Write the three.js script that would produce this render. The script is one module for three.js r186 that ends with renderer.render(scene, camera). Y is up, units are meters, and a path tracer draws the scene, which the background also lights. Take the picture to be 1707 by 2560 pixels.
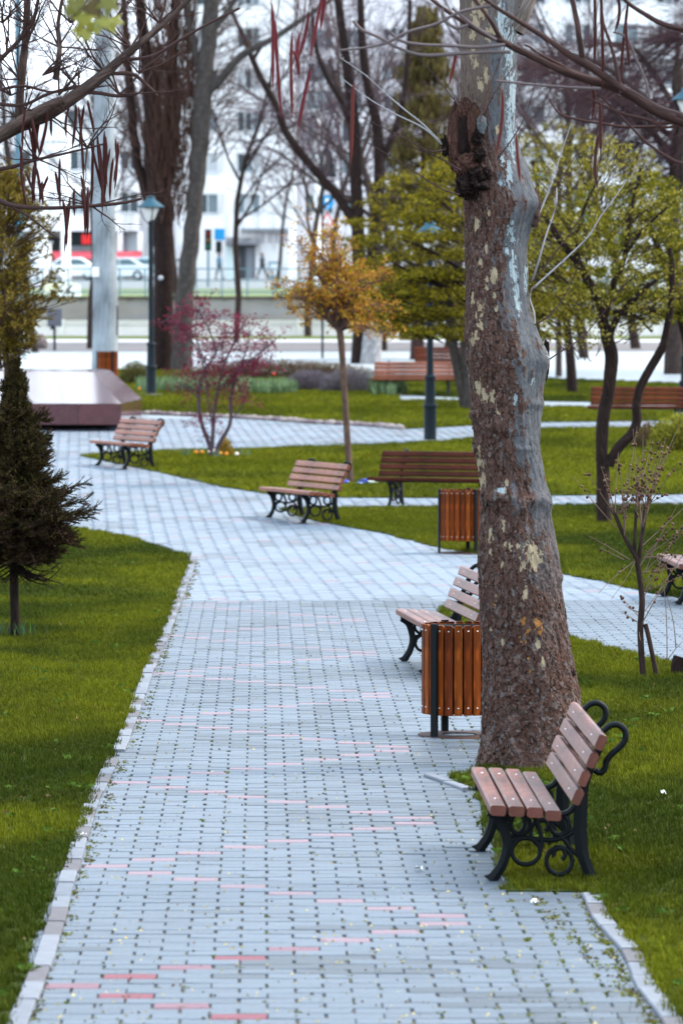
import * as THREE from 'three';

// ---------------------------------------------------------------- camera, sky, sun, exposure
const scene = new THREE.Scene();
const camera = new THREE.PerspectiveCamera(12.177, 682 / 1024, 0.5, 3000);
camera.position.set(0, 2.9, 0);
camera.rotation.x = -0.041226;
camera.focus = 33; camera.userData.fStop = 5;
const renderer = new THREE.WebGLRenderer({ antialias: true });
renderer.toneMapping = THREE.LinearToneMapping;
renderer.toneMappingExposure = 4.5;
renderer.shadowMap.enabled = true;
{ // bright overcast sky, bluish white with soft cloud texture
  const w = 256, h = 128, a = new Float32Array(w * h * 4);
  for (let j = 0; j < h; j++) for (let i = 0; i < w; i++) {
    const el = ((j + .5) / h - .5) * Math.PI, az = (i + .5) / w * Math.PI * 2, s = Math.max(0, Math.sin(el));
    const cl = 1 + .10 * Math.sin(az * 3 + s * 7) * Math.sin(s * 11 + 2 * Math.cos(az * 2)) + .05 * Math.sin(az * 7 + s * 23);
    const k = .56 * cl * (.88 + .34 * s), o = (j * w + i) * 4;
    a[o] = k * (.93 - .12 * s); a[o + 1] = k * (1.05 - .04 * s); a[o + 2] = k * 1.20; a[o + 3] = 1;
  }
  const t = new THREE.DataTexture(a, w, h, THREE.RGBAFormat, THREE.FloatType);
  t.mapping = THREE.EquirectangularReflectionMapping; t.magFilter = THREE.LinearFilter; t.needsUpdate = true;
  scene.background = t; scene.environment = t;
}
const sun = new THREE.DirectionalLight(0xfff0dc, 1.5);
sun.position.set(42, 46, -46); sun.target.position.set(0, 0, -36);
sun.shadow.radius = 22; sun.castShadow = true; sun.shadow.mapSize.set(2048, 2048);
Object.assign(sun.shadow.camera, { left: -60, right: 60, top: 90, bottom: -60, near: 1, far: 260 });
scene.add(sun, sun.target);

// ---------------------------------------------------------------- helpers
let seed = 7;
const rnd = () => { seed = (seed + 0x6D2B79F5) | 0; let t = Math.imul(seed ^ (seed >>> 15), 1 | seed); t = (t + Math.imul(t ^ (t >>> 7), 61 | t)) ^ t; return ((t ^ (t >>> 14)) >>> 0) / 4294967296; };
const rr = (a, b) => a + (b - a) * rnd(), sg = () => rnd() * 2 - 1;
const clamp = (x, a = 0, b = 1) => Math.min(b, Math.max(a, x)), mixn = (a, b, t) => a + (b - a) * t;
const sm = (a, b, x) => { const t = clamp((x - a) / (b - a)); return t * t * (3 - 2 * t); };
const V = (x, y, z) => new THREE.Vector3(x, y, z);
const lat = new Float32Array(65536); { for (let i = 0; i < 65536; i++) lat[i] = rnd(); }
const hsh = (x, y) => lat[((y & 255) << 8) | (x & 255)];
function vn(x, y, per = 256) { // value noise, periodic
  const xi = Math.floor(x), yi = Math.floor(y), fx = x - xi, fy = y - yi, u = fx * fx * (3 - 2 * fx), v = fy * fy * (3 - 2 * fy);
  const m = n => ((n % per) + per) % per, a = m(xi), b = m(xi + 1), c = m(yi), d = m(yi + 1);
  return mixn(mixn(hsh(a, c), hsh(b, c), u), mixn(hsh(a, d), hsh(b, d), u), v);
}
function fbm(x, y, o = 4, per = 256) { let s = 0, a = .5, t = 0; for (let i = 0; i < o; i++) { s += a * vn(x, y, per); t += a; x *= 2; y *= 2; per *= 2; if (per > 256) per = 256; a *= .55; } return s / t; }
function n3(x, y, z) { return (vn(x + z * 3.1 + 17, y) + vn(y + x * 2.7 + 51, z) + vn(z + y * 1.9 + 91, x)) / 3; }
const terrain = z => { // ground height; d is the distance down the park
  const d = -z;
  if (d < 56) return 0; if (d < 64) return .02 * (d - 56) ** 2 / 16; if (d < 191.9) return .02 * (d - 60);
  if (d < 192) return 2.638 + .862 * (d - 191.9) / .1; return Math.min(3.5 + (d - 192) * .0135, 5.2);
};
const srgb = c => c <= .0031308 ? c * 12.92 : 1.055 * Math.pow(c, 1 / 2.4) - .055;
function tex(w, h, fn, { color = true, rep = [1, 1], clampEdge = false } = {}) { // fn returns linear rgb or a grey value
  const a = new Uint8Array(w * h * 4);
  for (let j = 0; j < h; j++) for (let i = 0; i < w; i++) {
    let c = fn(i / w, j / h, i, j); if (typeof c === 'number') c = [c, c, c]; const o = (j * w + i) * 4;
    for (let k = 0; k < 3; k++) a[o + k] = 255 * clamp(color ? srgb(clamp(c[k])) : c[k]); a[o + 3] = 255;
  }
  const t = new THREE.DataTexture(a, w, h); t.wrapS = t.wrapT = clampEdge ? THREE.ClampToEdgeWrapping : THREE.RepeatWrapping;
  t.magFilter = THREE.LinearFilter; t.minFilter = THREE.LinearMipmapLinearFilter; t.repeat.set(...rep);
  if (color) t.colorSpace = THREE.SRGBColorSpace; t.needsUpdate = true; return t;
}
const rgb = (r, g, b) => new THREE.Color().setRGB(r, g, b);
const mat = (c, rough = .8, o = {}) => new THREE.MeshPhysicalMaterial({ color: rgb(...c), roughness: rough, specularIntensity: .22, ...o });
const leafMat = (c, o = {}) => new THREE.MeshPhysicalMaterial({ color: rgb(...c), roughness: .75, side: THREE.DoubleSide, vertexColors: true, transmission: .3, thickness: 0, specularIntensity: .12, ...o });
const taken = new Map();
const numbered = n => { const k = taken.get(n) || 0; taken.set(n, k + 1); return k ? n + '_' + String(k).padStart(3, '0') : n; };
function tag(o, label, category, group, kind) { if (label) o.userData.label = label; if (category) o.userData.category = category; if (group) o.userData.group = group; if (kind) o.userData.kind = kind; return o; }
function thing(name, label, category, pos = [0, 0, 0], turn = 0, group) { const o = new THREE.Group(); o.name = numbered(name); o.position.set(...pos); o.rotation.y = turn; scene.add(o); return tag(o, label, category, group); }
function put(name, geometry, material, parent, pos, rot) { const m = new THREE.Mesh(geometry, material); m.name = parent ? name : numbered(name); m.castShadow = m.receiveShadow = true; if (pos) m.position.set(...pos); if (rot) m.rotation.set(...rot); (parent || scene).add(m); return m; }
function dup(root, pos, turn, label, group) { const r = root.clone(); r.name = numbered(root.name.replace(/_\d{3}$/, '')); r.userData = { ...root.userData }; if (label) r.userData.label = label; if (group) r.userData.group = group; r.position.set(...pos); r.rotation.y = turn; scene.add(r); return r; }
class Geo { // collects triangles for one mesh
  constructor(colors = false) { this.p = []; this.n = []; this.t = []; this.c = colors ? [] : null; this.i = []; this.col = [1, 1, 1]; this.count = 0; }
  v(x, y, z, a, b, c, u = 0, w = 0) { this.p.push(x, y, z); this.n.push(a, b, c); this.t.push(u, w); if (this.c) this.c.push(...this.col); return this.count++; }
  tri(A, B, C) { const ux = B[0] - A[0], uy = B[1] - A[1], uz = B[2] - A[2], vx = C[0] - A[0], vy = C[1] - A[1], vz = C[2] - A[2]; let a = uy * vz - uz * vy, b = uz * vx - ux * vz, c = ux * vy - uy * vx; const l = Math.hypot(a, b, c) || 1; a /= l; b /= l; c /= l; const q = [[0, 0], [1, 0], [.5, 1]]; [A, B, C].forEach((P, k) => this.i.push(this.v(P[0], P[1], P[2], a, b, c, ...q[k]))); return this; }
  quad(A, B, C, D, uv) { const ux = B[0] - A[0], uy = B[1] - A[1], uz = B[2] - A[2], vx = D[0] - A[0], vy = D[1] - A[1], vz = D[2] - A[2]; let a = uy * vz - uz * vy, b = uz * vx - ux * vz, c = ux * vy - uy * vx; const l = Math.hypot(a, b, c) || 1; a /= l; b /= l; c /= l; const lu = Math.hypot(ux, uy, uz), lv = Math.hypot(vx, vy, vz); const q = uv || [[0, 0], [lu, 0], [lu, lv], [0, lv]]; const s = [A, B, C, D].map((P, k) => this.v(P[0], P[1], P[2], a, b, c, ...q[k])); this.i.push(s[0], s[1], s[2], s[0], s[2], s[3]); return this; }
  box(x0, y0, z0, x1, y1, z1) {
    this.quad([x0, y0, z1], [x1, y0, z1], [x1, y1, z1], [x0, y1, z1]).quad([x1, y0, z0], [x0, y0, z0], [x0, y1, z0], [x1, y1, z0]);
    this.quad([x1, y0, z1], [x1, y0, z0], [x1, y1, z0], [x1, y1, z1]).quad([x0, y0, z0], [x0, y0, z1], [x0, y1, z1], [x0, y1, z0]);
    return this.quad([x0, y1, z1], [x1, y1, z1], [x1, y1, z0], [x0, y1, z0]).quad([x0, y0, z0], [x1, y0, z0], [x1, y0, z1], [x0, y0, z1]);
  }
  prism(prof, L) { // closed counter-clockwise profile in (z,y), run along x and centred
    const n = prof.length; let acc = 0;
    for (let k = 0; k < n; k++) { const [z0, y0] = prof[k], [z1, y1] = prof[(k + 1) % n], w = Math.hypot(z1 - z0, y1 - y0); this.quad([-L / 2, y0, z0], [-L / 2, y1, z1], [L / 2, y1, z1], [L / 2, y0, z0], [[0, acc], [0, acc + w], [L, acc + w], [L, acc]]); acc += w; }
    for (const s of [-1, 1]) for (let k = 1; k < n - 1; k++) { const f = m => [s * L / 2, prof[m][1], prof[m][0]]; s > 0 ? this.tri(f(0), f(k + 1), f(k)) : this.tri(f(0), f(k), f(k + 1)); }
    return this;
  }
  tube(pts, rad, sides = 6, cap = false) { // pts [[x,y,z(,r)]...]; rad number, [r0,r1] or function of t
    const n = pts.length; if (n < 2) return this; let T = [0, 0, 0], N = null, len = 0; const base = this.count;
    for (let k = 0; k < n; k++) {
      const a = pts[Math.max(0, k - 1)], b = pts[Math.min(n - 1, k + 1)]; let tx = b[0] - a[0], ty = b[1] - a[1], tz = b[2] - a[2]; const l = Math.hypot(tx, ty, tz) || 1; tx /= l; ty /= l; tz /= l;
      if (!N) N = Math.abs(ty) < .9 ? [tz, 0, -tx] : [1, 0, 0];
      const dp = N[0] * tx + N[1] * ty + N[2] * tz; N = [N[0] - dp * tx, N[1] - dp * ty, N[2] - dp * tz]; const nl = Math.hypot(...N) || 1; N = N.map(q => q / nl);
      const B = [ty * N[2] - tz * N[1], tz * N[0] - tx * N[2], tx * N[1] - ty * N[0]];
      const t = k / (n - 1), r = pts[k].length > 3 && rad == null ? pts[k][3] : typeof rad === 'function' ? rad(t) : Array.isArray(rad) ? mixn(rad[0], rad[1], t) : rad;
      if (k) len += Math.hypot(pts[k][0] - pts[k - 1][0], pts[k][1] - pts[k - 1][1], pts[k][2] - pts[k - 1][2]);
      for (let s = 0; s <= sides; s++) { const q = s / sides * Math.PI * 2, c = Math.cos(q), d = Math.sin(q), nx = N[0] * c + B[0] * d, ny = N[1] * c + B[1] * d, nz = N[2] * c + B[2] * d; this.v(pts[k][0] + nx * r, pts[k][1] + ny * r, pts[k][2] + nz * r, nx, ny, nz, s / sides * Math.max(.05, r * 6.28), len); }
    }
    for (let k = 0; k < n - 1; k++) for (let s = 0; s < sides; s++) { const a = base + k * (sides + 1) + s, b = a + 1, c = a + sides + 1, d = c + 1; this.i.push(a, b, d, a, d, c); }
    if (cap) for (const k of [0, n - 1]) { const o = base + k * (sides + 1); for (let s = 1; s < sides - 1; s++) k ? this.i.push(o, o + s, o + s + 1) : this.i.push(o, o + s + 1, o + s); }
    return this;
  }
  lathe(prof, sides = 16, cx = 0, cz = 0) { // prof [[r,y]...] bottom to top
    const base = this.count, n = prof.length;
    for (let k = 0; k < n; k++) { const a = prof[Math.max(0, k - 1)], b = prof[Math.min(n - 1, k + 1)]; let nr = b[1] - a[1], ny = -(b[0] - a[0]); const l = Math.hypot(nr, ny) || 1; nr /= l; ny /= l; for (let s = 0; s <= sides; s++) { const q = s / sides * Math.PI * 2; this.v(cx + prof[k][0] * Math.sin(q), prof[k][1], cz + prof[k][0] * Math.cos(q), nr * Math.sin(q), ny, nr * Math.cos(q), s / sides * 6.28 * prof[k][0], prof[k][1]); } }
    for (let k = 0; k < n - 1; k++) for (let s = 0; s < sides; s++) { const a = base + k * (sides + 1) + s, b = a + 1, c = a + sides + 1, d = c + 1; this.i.push(a, b, d, a, d, c); }
    return this;
  }
  leaf(x, y, z, dx, dy, dz, len, wid) { // a small folded leaf pointing along d
    const l = Math.hypot(dx, dy, dz) || 1; dx /= l; dy /= l; dz /= l; let sx = dy * rr(-1, 1) - dz * rr(-1, 1), sy = dz * rr(-1, 1) - dx, sz = dx * rr(-1, 1) - dy * rr(-1, 1); const q = sx * dx + sy * dy + sz * dz; sx -= q * dx; sy -= q * dy; sz -= q * dz; const s = wid / 2 / (Math.hypot(sx, sy, sz) || 1);
    const m = [x + dx * len * .45, y + dy * len * .45, z + dz * len * .45], A = [x, y, z], T = [x + dx * len, y + dy * len - len * .12, z + dz * len], f = wid * .18, L = [m[0] + sx * s, m[1] + sy * s + f, m[2] + sz * s], R = [m[0] - sx * s, m[1] - sy * s + f, m[2] - sz * s];
    return this.tri(A, R, T).tri(A, T, L);
  }
  build() { const g = new THREE.BufferGeometry(); g.setAttribute('position', new THREE.Float32BufferAttribute(this.p, 3)); g.setAttribute('normal', new THREE.Float32BufferAttribute(this.n, 3)); g.setAttribute('uv', new THREE.Float32BufferAttribute(this.t, 2)); if (this.c) g.setAttribute('color', new THREE.Float32BufferAttribute(this.c, 3)); g.setIndex(this.i); return g; }
  mesh(name, material, parent, pos, rot) { return put(name, this.build(), material, parent, pos, rot); }
}
const smooth = (pts, n = 4) => { // Catmull-Rom through points that may carry a radius
  const o = []; for (let k = 0; k < pts.length - 1; k++) { const a = pts[Math.max(0, k - 1)], b = pts[k], c = pts[k + 1], d = pts[Math.min(pts.length - 1, k + 2)]; for (let s = 0; s < n; s++) { const t = s / n, t2 = t * t, t3 = t2 * t; o.push(b.map((_, q) => .5 * (2 * b[q] + (c[q] - a[q]) * t + (2 * a[q] - 5 * b[q] + 4 * c[q] - d[q]) * t2 + (3 * b[q] - a[q] - 3 * c[q] + d[q]) * t3))); } } o.push(pts[pts.length - 1].slice()); return o;
};
const inPoly = (P, x, z) => { let c = false; for (let i = 0, j = P.length - 1; i < P.length; j = i++) { const a = P[i], b = P[j]; if ((a[1] > z) !== (b[1] > z) && x < (b[0] - a[0]) * (z - a[1]) / (b[1] - a[1]) + a[0]) c = !c; } return c; };

// ---------------------------------------------------------------- shared materials
const T_speck = tex(512, 512, (u, v) => { const a = fbm(u * 8, v * 8, 5, 8), b = hsh(u * 512, v * 512); return .74 + .22 * (a - .5) + .16 * (b - .5); });
const T_speckBump = tex(512, 512, (u, v, i, j) => .5 * fbm(u * 32, v * 32, 4, 32) + .5 * hsh(i, j), { color: false });
const T_wood = tex(512, 256, (u, v) => { const w = fbm(u * 4, v * 4, 3, 4), g = fbm(u * 3 + 5, v * 64 + w * 6, 3, 64), s = sm(.56, .74, fbm(u * 12, v * 10, 4, 10)), b = sm(.55, .75, fbm(u * 7 + 3, v * 5 + 2, 4, 5)); const k = (.62 + .62 * (g - .5) + .25 * (w - .5)) * (1 - .38 * b); return [k + .26 * s, k + .26 * s, k + .26 * s]; });
const T_woodBump = tex(512, 256, (u, v) => fbm(u * 3 + 5, v * 96, 4, 96), { color: false });
const T_bark = tex(512, 512, (u, v) => { const w = fbm(u * 6, v * 3, 3, 3), r = Math.abs(fbm(u * 22 + w * 3, v * 5, 4, 11) - .5) * 2; return .35 + .75 * r + .3 * (w - .5); });
const T_barkBump = tex(512, 512, (u, v) => { const w = fbm(u * 6, v * 3, 3, 3), r = Math.abs(fbm(u * 22 + w * 3, v * 5, 4, 11) - .5) * 2; return clamp(r * 1.4); }, { color: false });
for (const t of [T_bark, T_barkBump]) t.repeat.set(1.6, 1.1);
for (const t of [T_wood, T_woodBump]) t.repeat.set(.8, 4);
const T_lawn = tex(512, 512, (u, v, i, j) => { const a = fbm(u * 10, v * 10, 4, 10), b = hsh(i, j); const k = .7 + .5 * (a - .5) + .5 * (b - .5); return [k, k, k * .8]; });
T_lawn.repeat.set(.7, .7);
const T_stain = tex(1024, 256, (u, v) => { const a = fbm(u * 24, v * 4, 5, 4), s = sm(.45, .7, fbm(u * 60, v * 2 + 3, 4, 2)), t = sm(.5, .72, fbm(u * 9 + 3, v * 3, 4, 3)); const k = .85 + .4 * (a - .5) - .75 * s * (.35 + .65 * t); return [k, k * (1 - .05 * t), k * (1 - .14 * t)]; });
T_stain.repeat.set(.035, .6);
const M = {
  sand: mat([.20, .18, .155], .95, { map: T_speck, bumpMap: T_speckBump, bumpScale: .004 }),
  iron: mat([.0032, .0052, .0066], .5, { specularIntensity: .25 }), lampIron: mat([.0055, .011, .016], .5, { specularIntensity: .3 }),
  bark: mat([.085, .060, .052], .9, { map: T_bark, bumpMap: T_barkBump, bumpScale: .02 }),
  barkGrey: mat([.115, .098, .090], .9, { map: T_bark, bumpMap: T_barkBump, bumpScale: .02 }),
  barkDark: mat([.040, .024, .021], .9, { map: T_bark, bumpMap: T_barkBump, bumpScale: .012 }),
  twig: mat([.055, .034, .034], .85), twigPale: mat([.26, .25, .26], .7), twigPurple: mat([.070, .045, .056], .85),
  pod: mat([.040, .010, .009], .6),
  white: mat([.78, .78, .77], .6), concrete: mat([.48, .50, .51], .85, { map: T_speck }),
  steel: mat([.42, .46, .48], .45), black: mat([.012, .013, .014], .5), rubber: mat([.02, .02, .02], .8),
  bolt: mat([.5, .5, .5], .35, { metalness: .9 }),
};
T_speck.repeat.set(1.3, 1.3); T_speckBump.repeat.set(1.3, 1.3);
const place = (x, z) => [x, terrain(z), z];

// ---------------------------------------------------------------- ground, lawns, roads
{ // one sheet to the horizon
  const g = new Geo(), ds = [-60, 0, 10, 20, 30, 40, 50, 56, 58, 60, 62, 64, 80, 100, 130, 160, 191.9, 192, 240, 318, 400, 800, 1600], xs = [-900, -200, -60, -20, -8, 0, 8, 20, 60, 200, 900];
  for (const d of ds) for (const x of xs) g.v(x, terrain(-d), -d, 0, 1, 0, x, -d);
  for (let a = 0; a < ds.length - 1; a++) for (let b = 0; b < xs.length - 1; b++) { const o = a * xs.length + b, p = o + xs.length; g.i.push(o, o + 1, p + 1, o, p + 1, p); }
  tag(g.mesh('ground', M.sand), 'sandy grey ground showing in the joints of the paving', 'ground', null, 'structure');
}
function sheet(name, label, category, material, d0, d1, x0, x1, lift, kind = 'structure') {
  const g = new Geo(), n = Math.max(2, Math.ceil((d1 - d0) / 6)); for (let k = 0; k <= n; k++) { const d = mixn(d0, d1, k / n), y = terrain(-d) + lift; g.v(x0, y, -d, 0, 1, 0, x0, d); g.v(x1, y, -d, 0, 1, 0, x1, d); if (k) { const o = (k - 1) * 2; g.i.push(o, o + 1, o + 3, o, o + 3, o + 2); } }
  return tag(g.mesh(name, material), label, category, null, kind);
}
const LAWNS = {
  corner: [[-3.39,-17.18],[-1.517,-17.18],[-1.333,-19.087],[-1.381,-20.495],[-1.429,-22.966],[-1.446,-25.475],[-1.507,-30.839],[-1.504,-31.832],[-1.507,-33.367],[-1.584,-37.73],[-1.624,-43.454],[-1.802,-56.913],[-2.333,-59.553],[-2.67,-61.018],[-3.284,-62.632],[-4.031,-64.141],[-5.252,-66.039],[-10.504,-71.833],[-14.098,-71.833]],
  tree: [[1.349,-17.18],[1.395,-18.672],[1.371,-19.564],[1.33,-20.446],[1.33,-21.572],[1.269,-22.739],[1.241,-23.675],[1.212,-23.888],[0.823,-23.905],[0.823,-24.691],[0.823,-25.992],[0.82,-27.657],[0.814,-28.93],[0.672,-29.828],[0.889,-30.272],[1.026,-32.612],[1.099,-37.978],[1.056,-42.652],[0.948,-45.152],[0.964,-46.86],[1.101,-47.698],[1.37,-47.372],[1.672,-44.86],[2.035,-42.652],[2.331,-41.33],[2.648,-39.811],[3.356,-38.399],[4.994,-34.224],[2.66,-17.18]],
  bin: [[-0.863,-67.398],[-0.51,-65.336],[-0.019,-63.807],[0.547,-62.125],[0.942,-60.245],[1.267,-58.769],[1.637,-57.624],[2.423,-53.428],[2.731,-52.143],[2.968,-50.844],[3.417,-48.771],[4.023,-46.052],[5.54,-37.978],[10.023,-68.814],[4.864,-68.336],[2.988,-68.052],[1.371,-67.77],[-0.02,-67.491]],
  middle: [[-4.499,-82.574],[-3.021,-77.497],[-2.285,-74.785],[-1.79,-72.899],[-1.186,-71.312],[-0.102,-70.191],[1.417,-70.091],[3.104,-70.696],[5.054,-71.002],[10.462,-71.833],[13.857,-95.203],[6.669,-93.751],[4.984,-93.218],[3.866,-92.866],[2.403,-88.84],[1.77,-87.574],[1.046,-86.801],[-0.025,-85.892],[-0.908,-85.444],[-1.709,-84.562],[-2.743,-84.272],[-3.365,-83.841]],
  flower: [[-4.258,-101.487],[-3.981,-100.247],[-2.215,-98.245],[-0.442,-95.573],[0.758,-94.29],[1.159,-93.042],[1.805,-93.573],[2.555,-94.471],[4.002,-96.133],[6.878,-96.7],[14.186,-97.466],[14.924,-102.545],[7.339,-103.19],[4.366,-103.843],[2.56,-107.238],[1.312,-107.472],[1.291,-111.87],[1.078,-121.538],[-2.672,-126.536],[-6.064,-129.192],[-5.469,-118.609],[-4.719,-108.181]],
  far: [[1.381,-110.862],[4.498,-107.005],[7.528,-105.854],[15.241,-104.727],[17.053,-117.197],[8.394,-118.04],[5.134,-122.141],[1.509,-123.675],[1.242,-122.75]],
};
for (const k in LAWNS) { // ragged turf edges
  const P = LAWNS[k], o = []; P.forEach((a, i) => { const b = P[(i + 1) % P.length], l = Math.hypot(b[0] - a[0], b[1] - a[1]), n = clamp(Math.round(l / .22), 1, 90), f = l < 30 ? 1 : 0, near = Math.min(-a[1], -b[1]) < 30 ? .7 : 1; for (let m = 0; m < n; m++) { const t = m / n, e = m ? f * near * (.035 * sg() + .05 * (fbm(a[0] * 3 + t * l * 1.7, a[1] + 7, 2) - .5)) : 0; o.push([mixn(a[0], b[0], t) - (b[1] - a[1]) / l * e, mixn(a[1], b[1], t) + (b[0] - a[0]) / l * e]); } }); LAWNS[k] = o;
}
const lawnList = Object.values(LAWNS);
const onLawn = (x, z) => lawnList.some(P => inPoly(P, x, z));
const M_lawn = mat([.035, .050, .008], .95, { map: T_lawn });
const lawnNames = { corner: 'green lawn corner under the small dark spruce', tree: 'green lawn round the foot of the mottled plane tree', bin: 'green lawn strip between the two crossing paths by the bench', middle: 'green lawn with the purple shrub and the orange leaved tree', flower: 'green lawn in front of the flower bed', far: 'green lawn beside the far road' };
function lawnMesh(key, P) {
  const g = new Geo(), lift = .02; let lo = 1e9, hi = -1e9; for (const p of P) { lo = Math.min(lo, p[1]); hi = Math.max(hi, p[1]); }
  const zs = [...new Set([...P.map(p => +p[1].toFixed(3)), ...Array.from({ length: 60 }, (_, k) => mixn(lo, hi, k / 59))])].sort((a, b) => a - b);
  const cut = (z) => { const xs = []; for (let i = 0, j = P.length - 1; i < P.length; j = i++) { const a = P[i], b = P[j]; if ((a[1] > z) !== (b[1] > z)) xs.push([(b[0] - a[0]) * (z - a[1]) / (b[1] - a[1]) + a[0], a, b]); } return xs.sort((p, q) => p[0] - q[0]); };
  const X = (s, z) => s[1][0] + (s[2][0] - s[1][0]) * clamp((z - s[1][1]) / (s[2][1] - s[1][1]));
  for (let k = 0; k < zs.length - 1; k++) {
    const z0 = zs[k], z1 = zs[k + 1]; if (z1 - z0 < 1e-4) continue; const s = cut((z0 + z1) / 2);
    for (let q = 0; q + 1 < s.length; q += 2) {
      const A = [X(s[q], z1), z1], B = [X(s[q + 1], z1), z1], C = [X(s[q + 1], z0), z0], D = [X(s[q], z0), z0], f = p => [p[0], terrain(p[1]) + lift, p[1]], b = p => [p[0], terrain(p[1]) - .03, p[1]];
      const o = [A, B, C, D].map(p => g.v(...f(p), 0, 1, 0, p[0], p[1])); g.i.push(o[0], o[1], o[2], o[0], o[2], o[3]);
      g.quad(b(A), f(A), f(D), b(D)); g.quad(f(B), b(B), b(C), f(C));
    }
  }
  for (let i = 0; i < P.length; i++) { const a = P[i], b = P[(i + 1) % P.length]; if (Math.abs(a[1] - b[1]) < .4) { const h = terrain(a[1]); g.quad([a[0], h - .03, a[1]], [b[0], h - .03, b[1]], [b[0], h + lift, b[1]], [a[0], h + lift, a[1]]); } }
  return tag(g.mesh('lawn', M_lawn), lawnNames[key], 'lawn', null, 'structure');
}
for (const k in LAWNS) lawnMesh(k, LAWNS[k]);
const inView = (x, z, m = .6) => z < -18.3 && Math.abs(x) < -z * .0745 + m;

// grass blades: tufts scattered over the lawns
{
  const tuft = n => { const g = new Geo(true); for (let k = 0; k < n; k++) { const a = rnd() * 6.28, r = rr(0, .045), x = Math.cos(a) * r, z = Math.sin(a) * r, h = rr(.022, .05), lx = sg() * .026, lz = sg() * .026, w = rr(.0022, .0042), b = rnd() * 3.14, cx = Math.cos(b) * w, cz = Math.sin(b) * w, t = rr(.75, 1.2); g.col = [t * rr(.9, 1.15), t, t * .8]; const m = [x + lx * .4, h * .6, z + lz * .4]; g.quad([x - cx, 0, z - cz], [x + cx, 0, z + cz], [m[0] + cx * .7, m[1], m[2] + cz * .7], [m[0] - cx * .7, m[1], m[2] - cz * .7]); g.tri([m[0] - cx * .7, m[1], m[2] - cz * .7], [m[0] + cx * .7, m[1], m[2] + cz * .7], [x + lx, h, z + lz]); } return g.build(); };
  const M_grass = new THREE.MeshPhysicalMaterial({ roughness: .7, side: THREE.DoubleSide, vertexColors: true, transmission: .25, thickness: 0, specularIntensity: .1 });
  const shapes = [tuft(20), tuft(20), tuft(20)], spots = [[], [], []];
  for (const P of lawnList) {
    let lo = 1e9, hi = -1e9; for (const p of P) { lo = Math.min(lo, p[1]); hi = Math.max(hi, p[1]); }
    for (let z = Math.min(hi, -18.3); z > lo;) {
      const d = -z, cell = d < 48 ? .058 : d < 70 ? .085 : d < 95 ? .13 : .17; const w = d * .0745 + 1.7;
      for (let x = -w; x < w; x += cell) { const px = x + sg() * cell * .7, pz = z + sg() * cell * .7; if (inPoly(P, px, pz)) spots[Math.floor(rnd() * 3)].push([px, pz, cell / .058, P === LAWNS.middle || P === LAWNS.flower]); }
      z -= cell;
    }
  }
  const q = new THREE.Quaternion(), up = V(0, 1, 0), m = new THREE.Matrix4(), c = new THREE.Color();
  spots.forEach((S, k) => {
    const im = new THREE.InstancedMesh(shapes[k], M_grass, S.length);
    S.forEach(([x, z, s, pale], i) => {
      q.setFromAxisAngle(up, rnd() * 6.28); const patch = .55 * fbm(x * .8 + z * .31 + 40, z * .34 - x * .5 + 200, 3) + .45 * fbm(x * .35 - z * .2 + 11, z * .17 + x * .3 + 77, 3), f = fbm(x * 3.1, z * 2.2 + 90, 2), yl = clamp(sm(.36, .63, patch) * .8 + (pale ? .5 : 0)), hh = rr(.75, 1.2) * (.8 + .5 * f);  // pale lawns: look of less shaded turf put into the blade colour
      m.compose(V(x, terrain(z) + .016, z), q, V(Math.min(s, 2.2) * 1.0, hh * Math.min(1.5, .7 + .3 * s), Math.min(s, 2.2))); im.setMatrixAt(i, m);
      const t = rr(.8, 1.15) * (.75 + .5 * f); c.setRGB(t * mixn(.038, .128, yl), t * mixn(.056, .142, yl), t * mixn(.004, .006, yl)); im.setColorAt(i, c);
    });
    im.name = numbered('grass'); im.castShadow = im.receiveShadow = true; tag(im, 'short green grass blades covering the park lawns', 'grass', 'grass of the lawns', 'stuff'); scene.add(im);
  });
}

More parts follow.
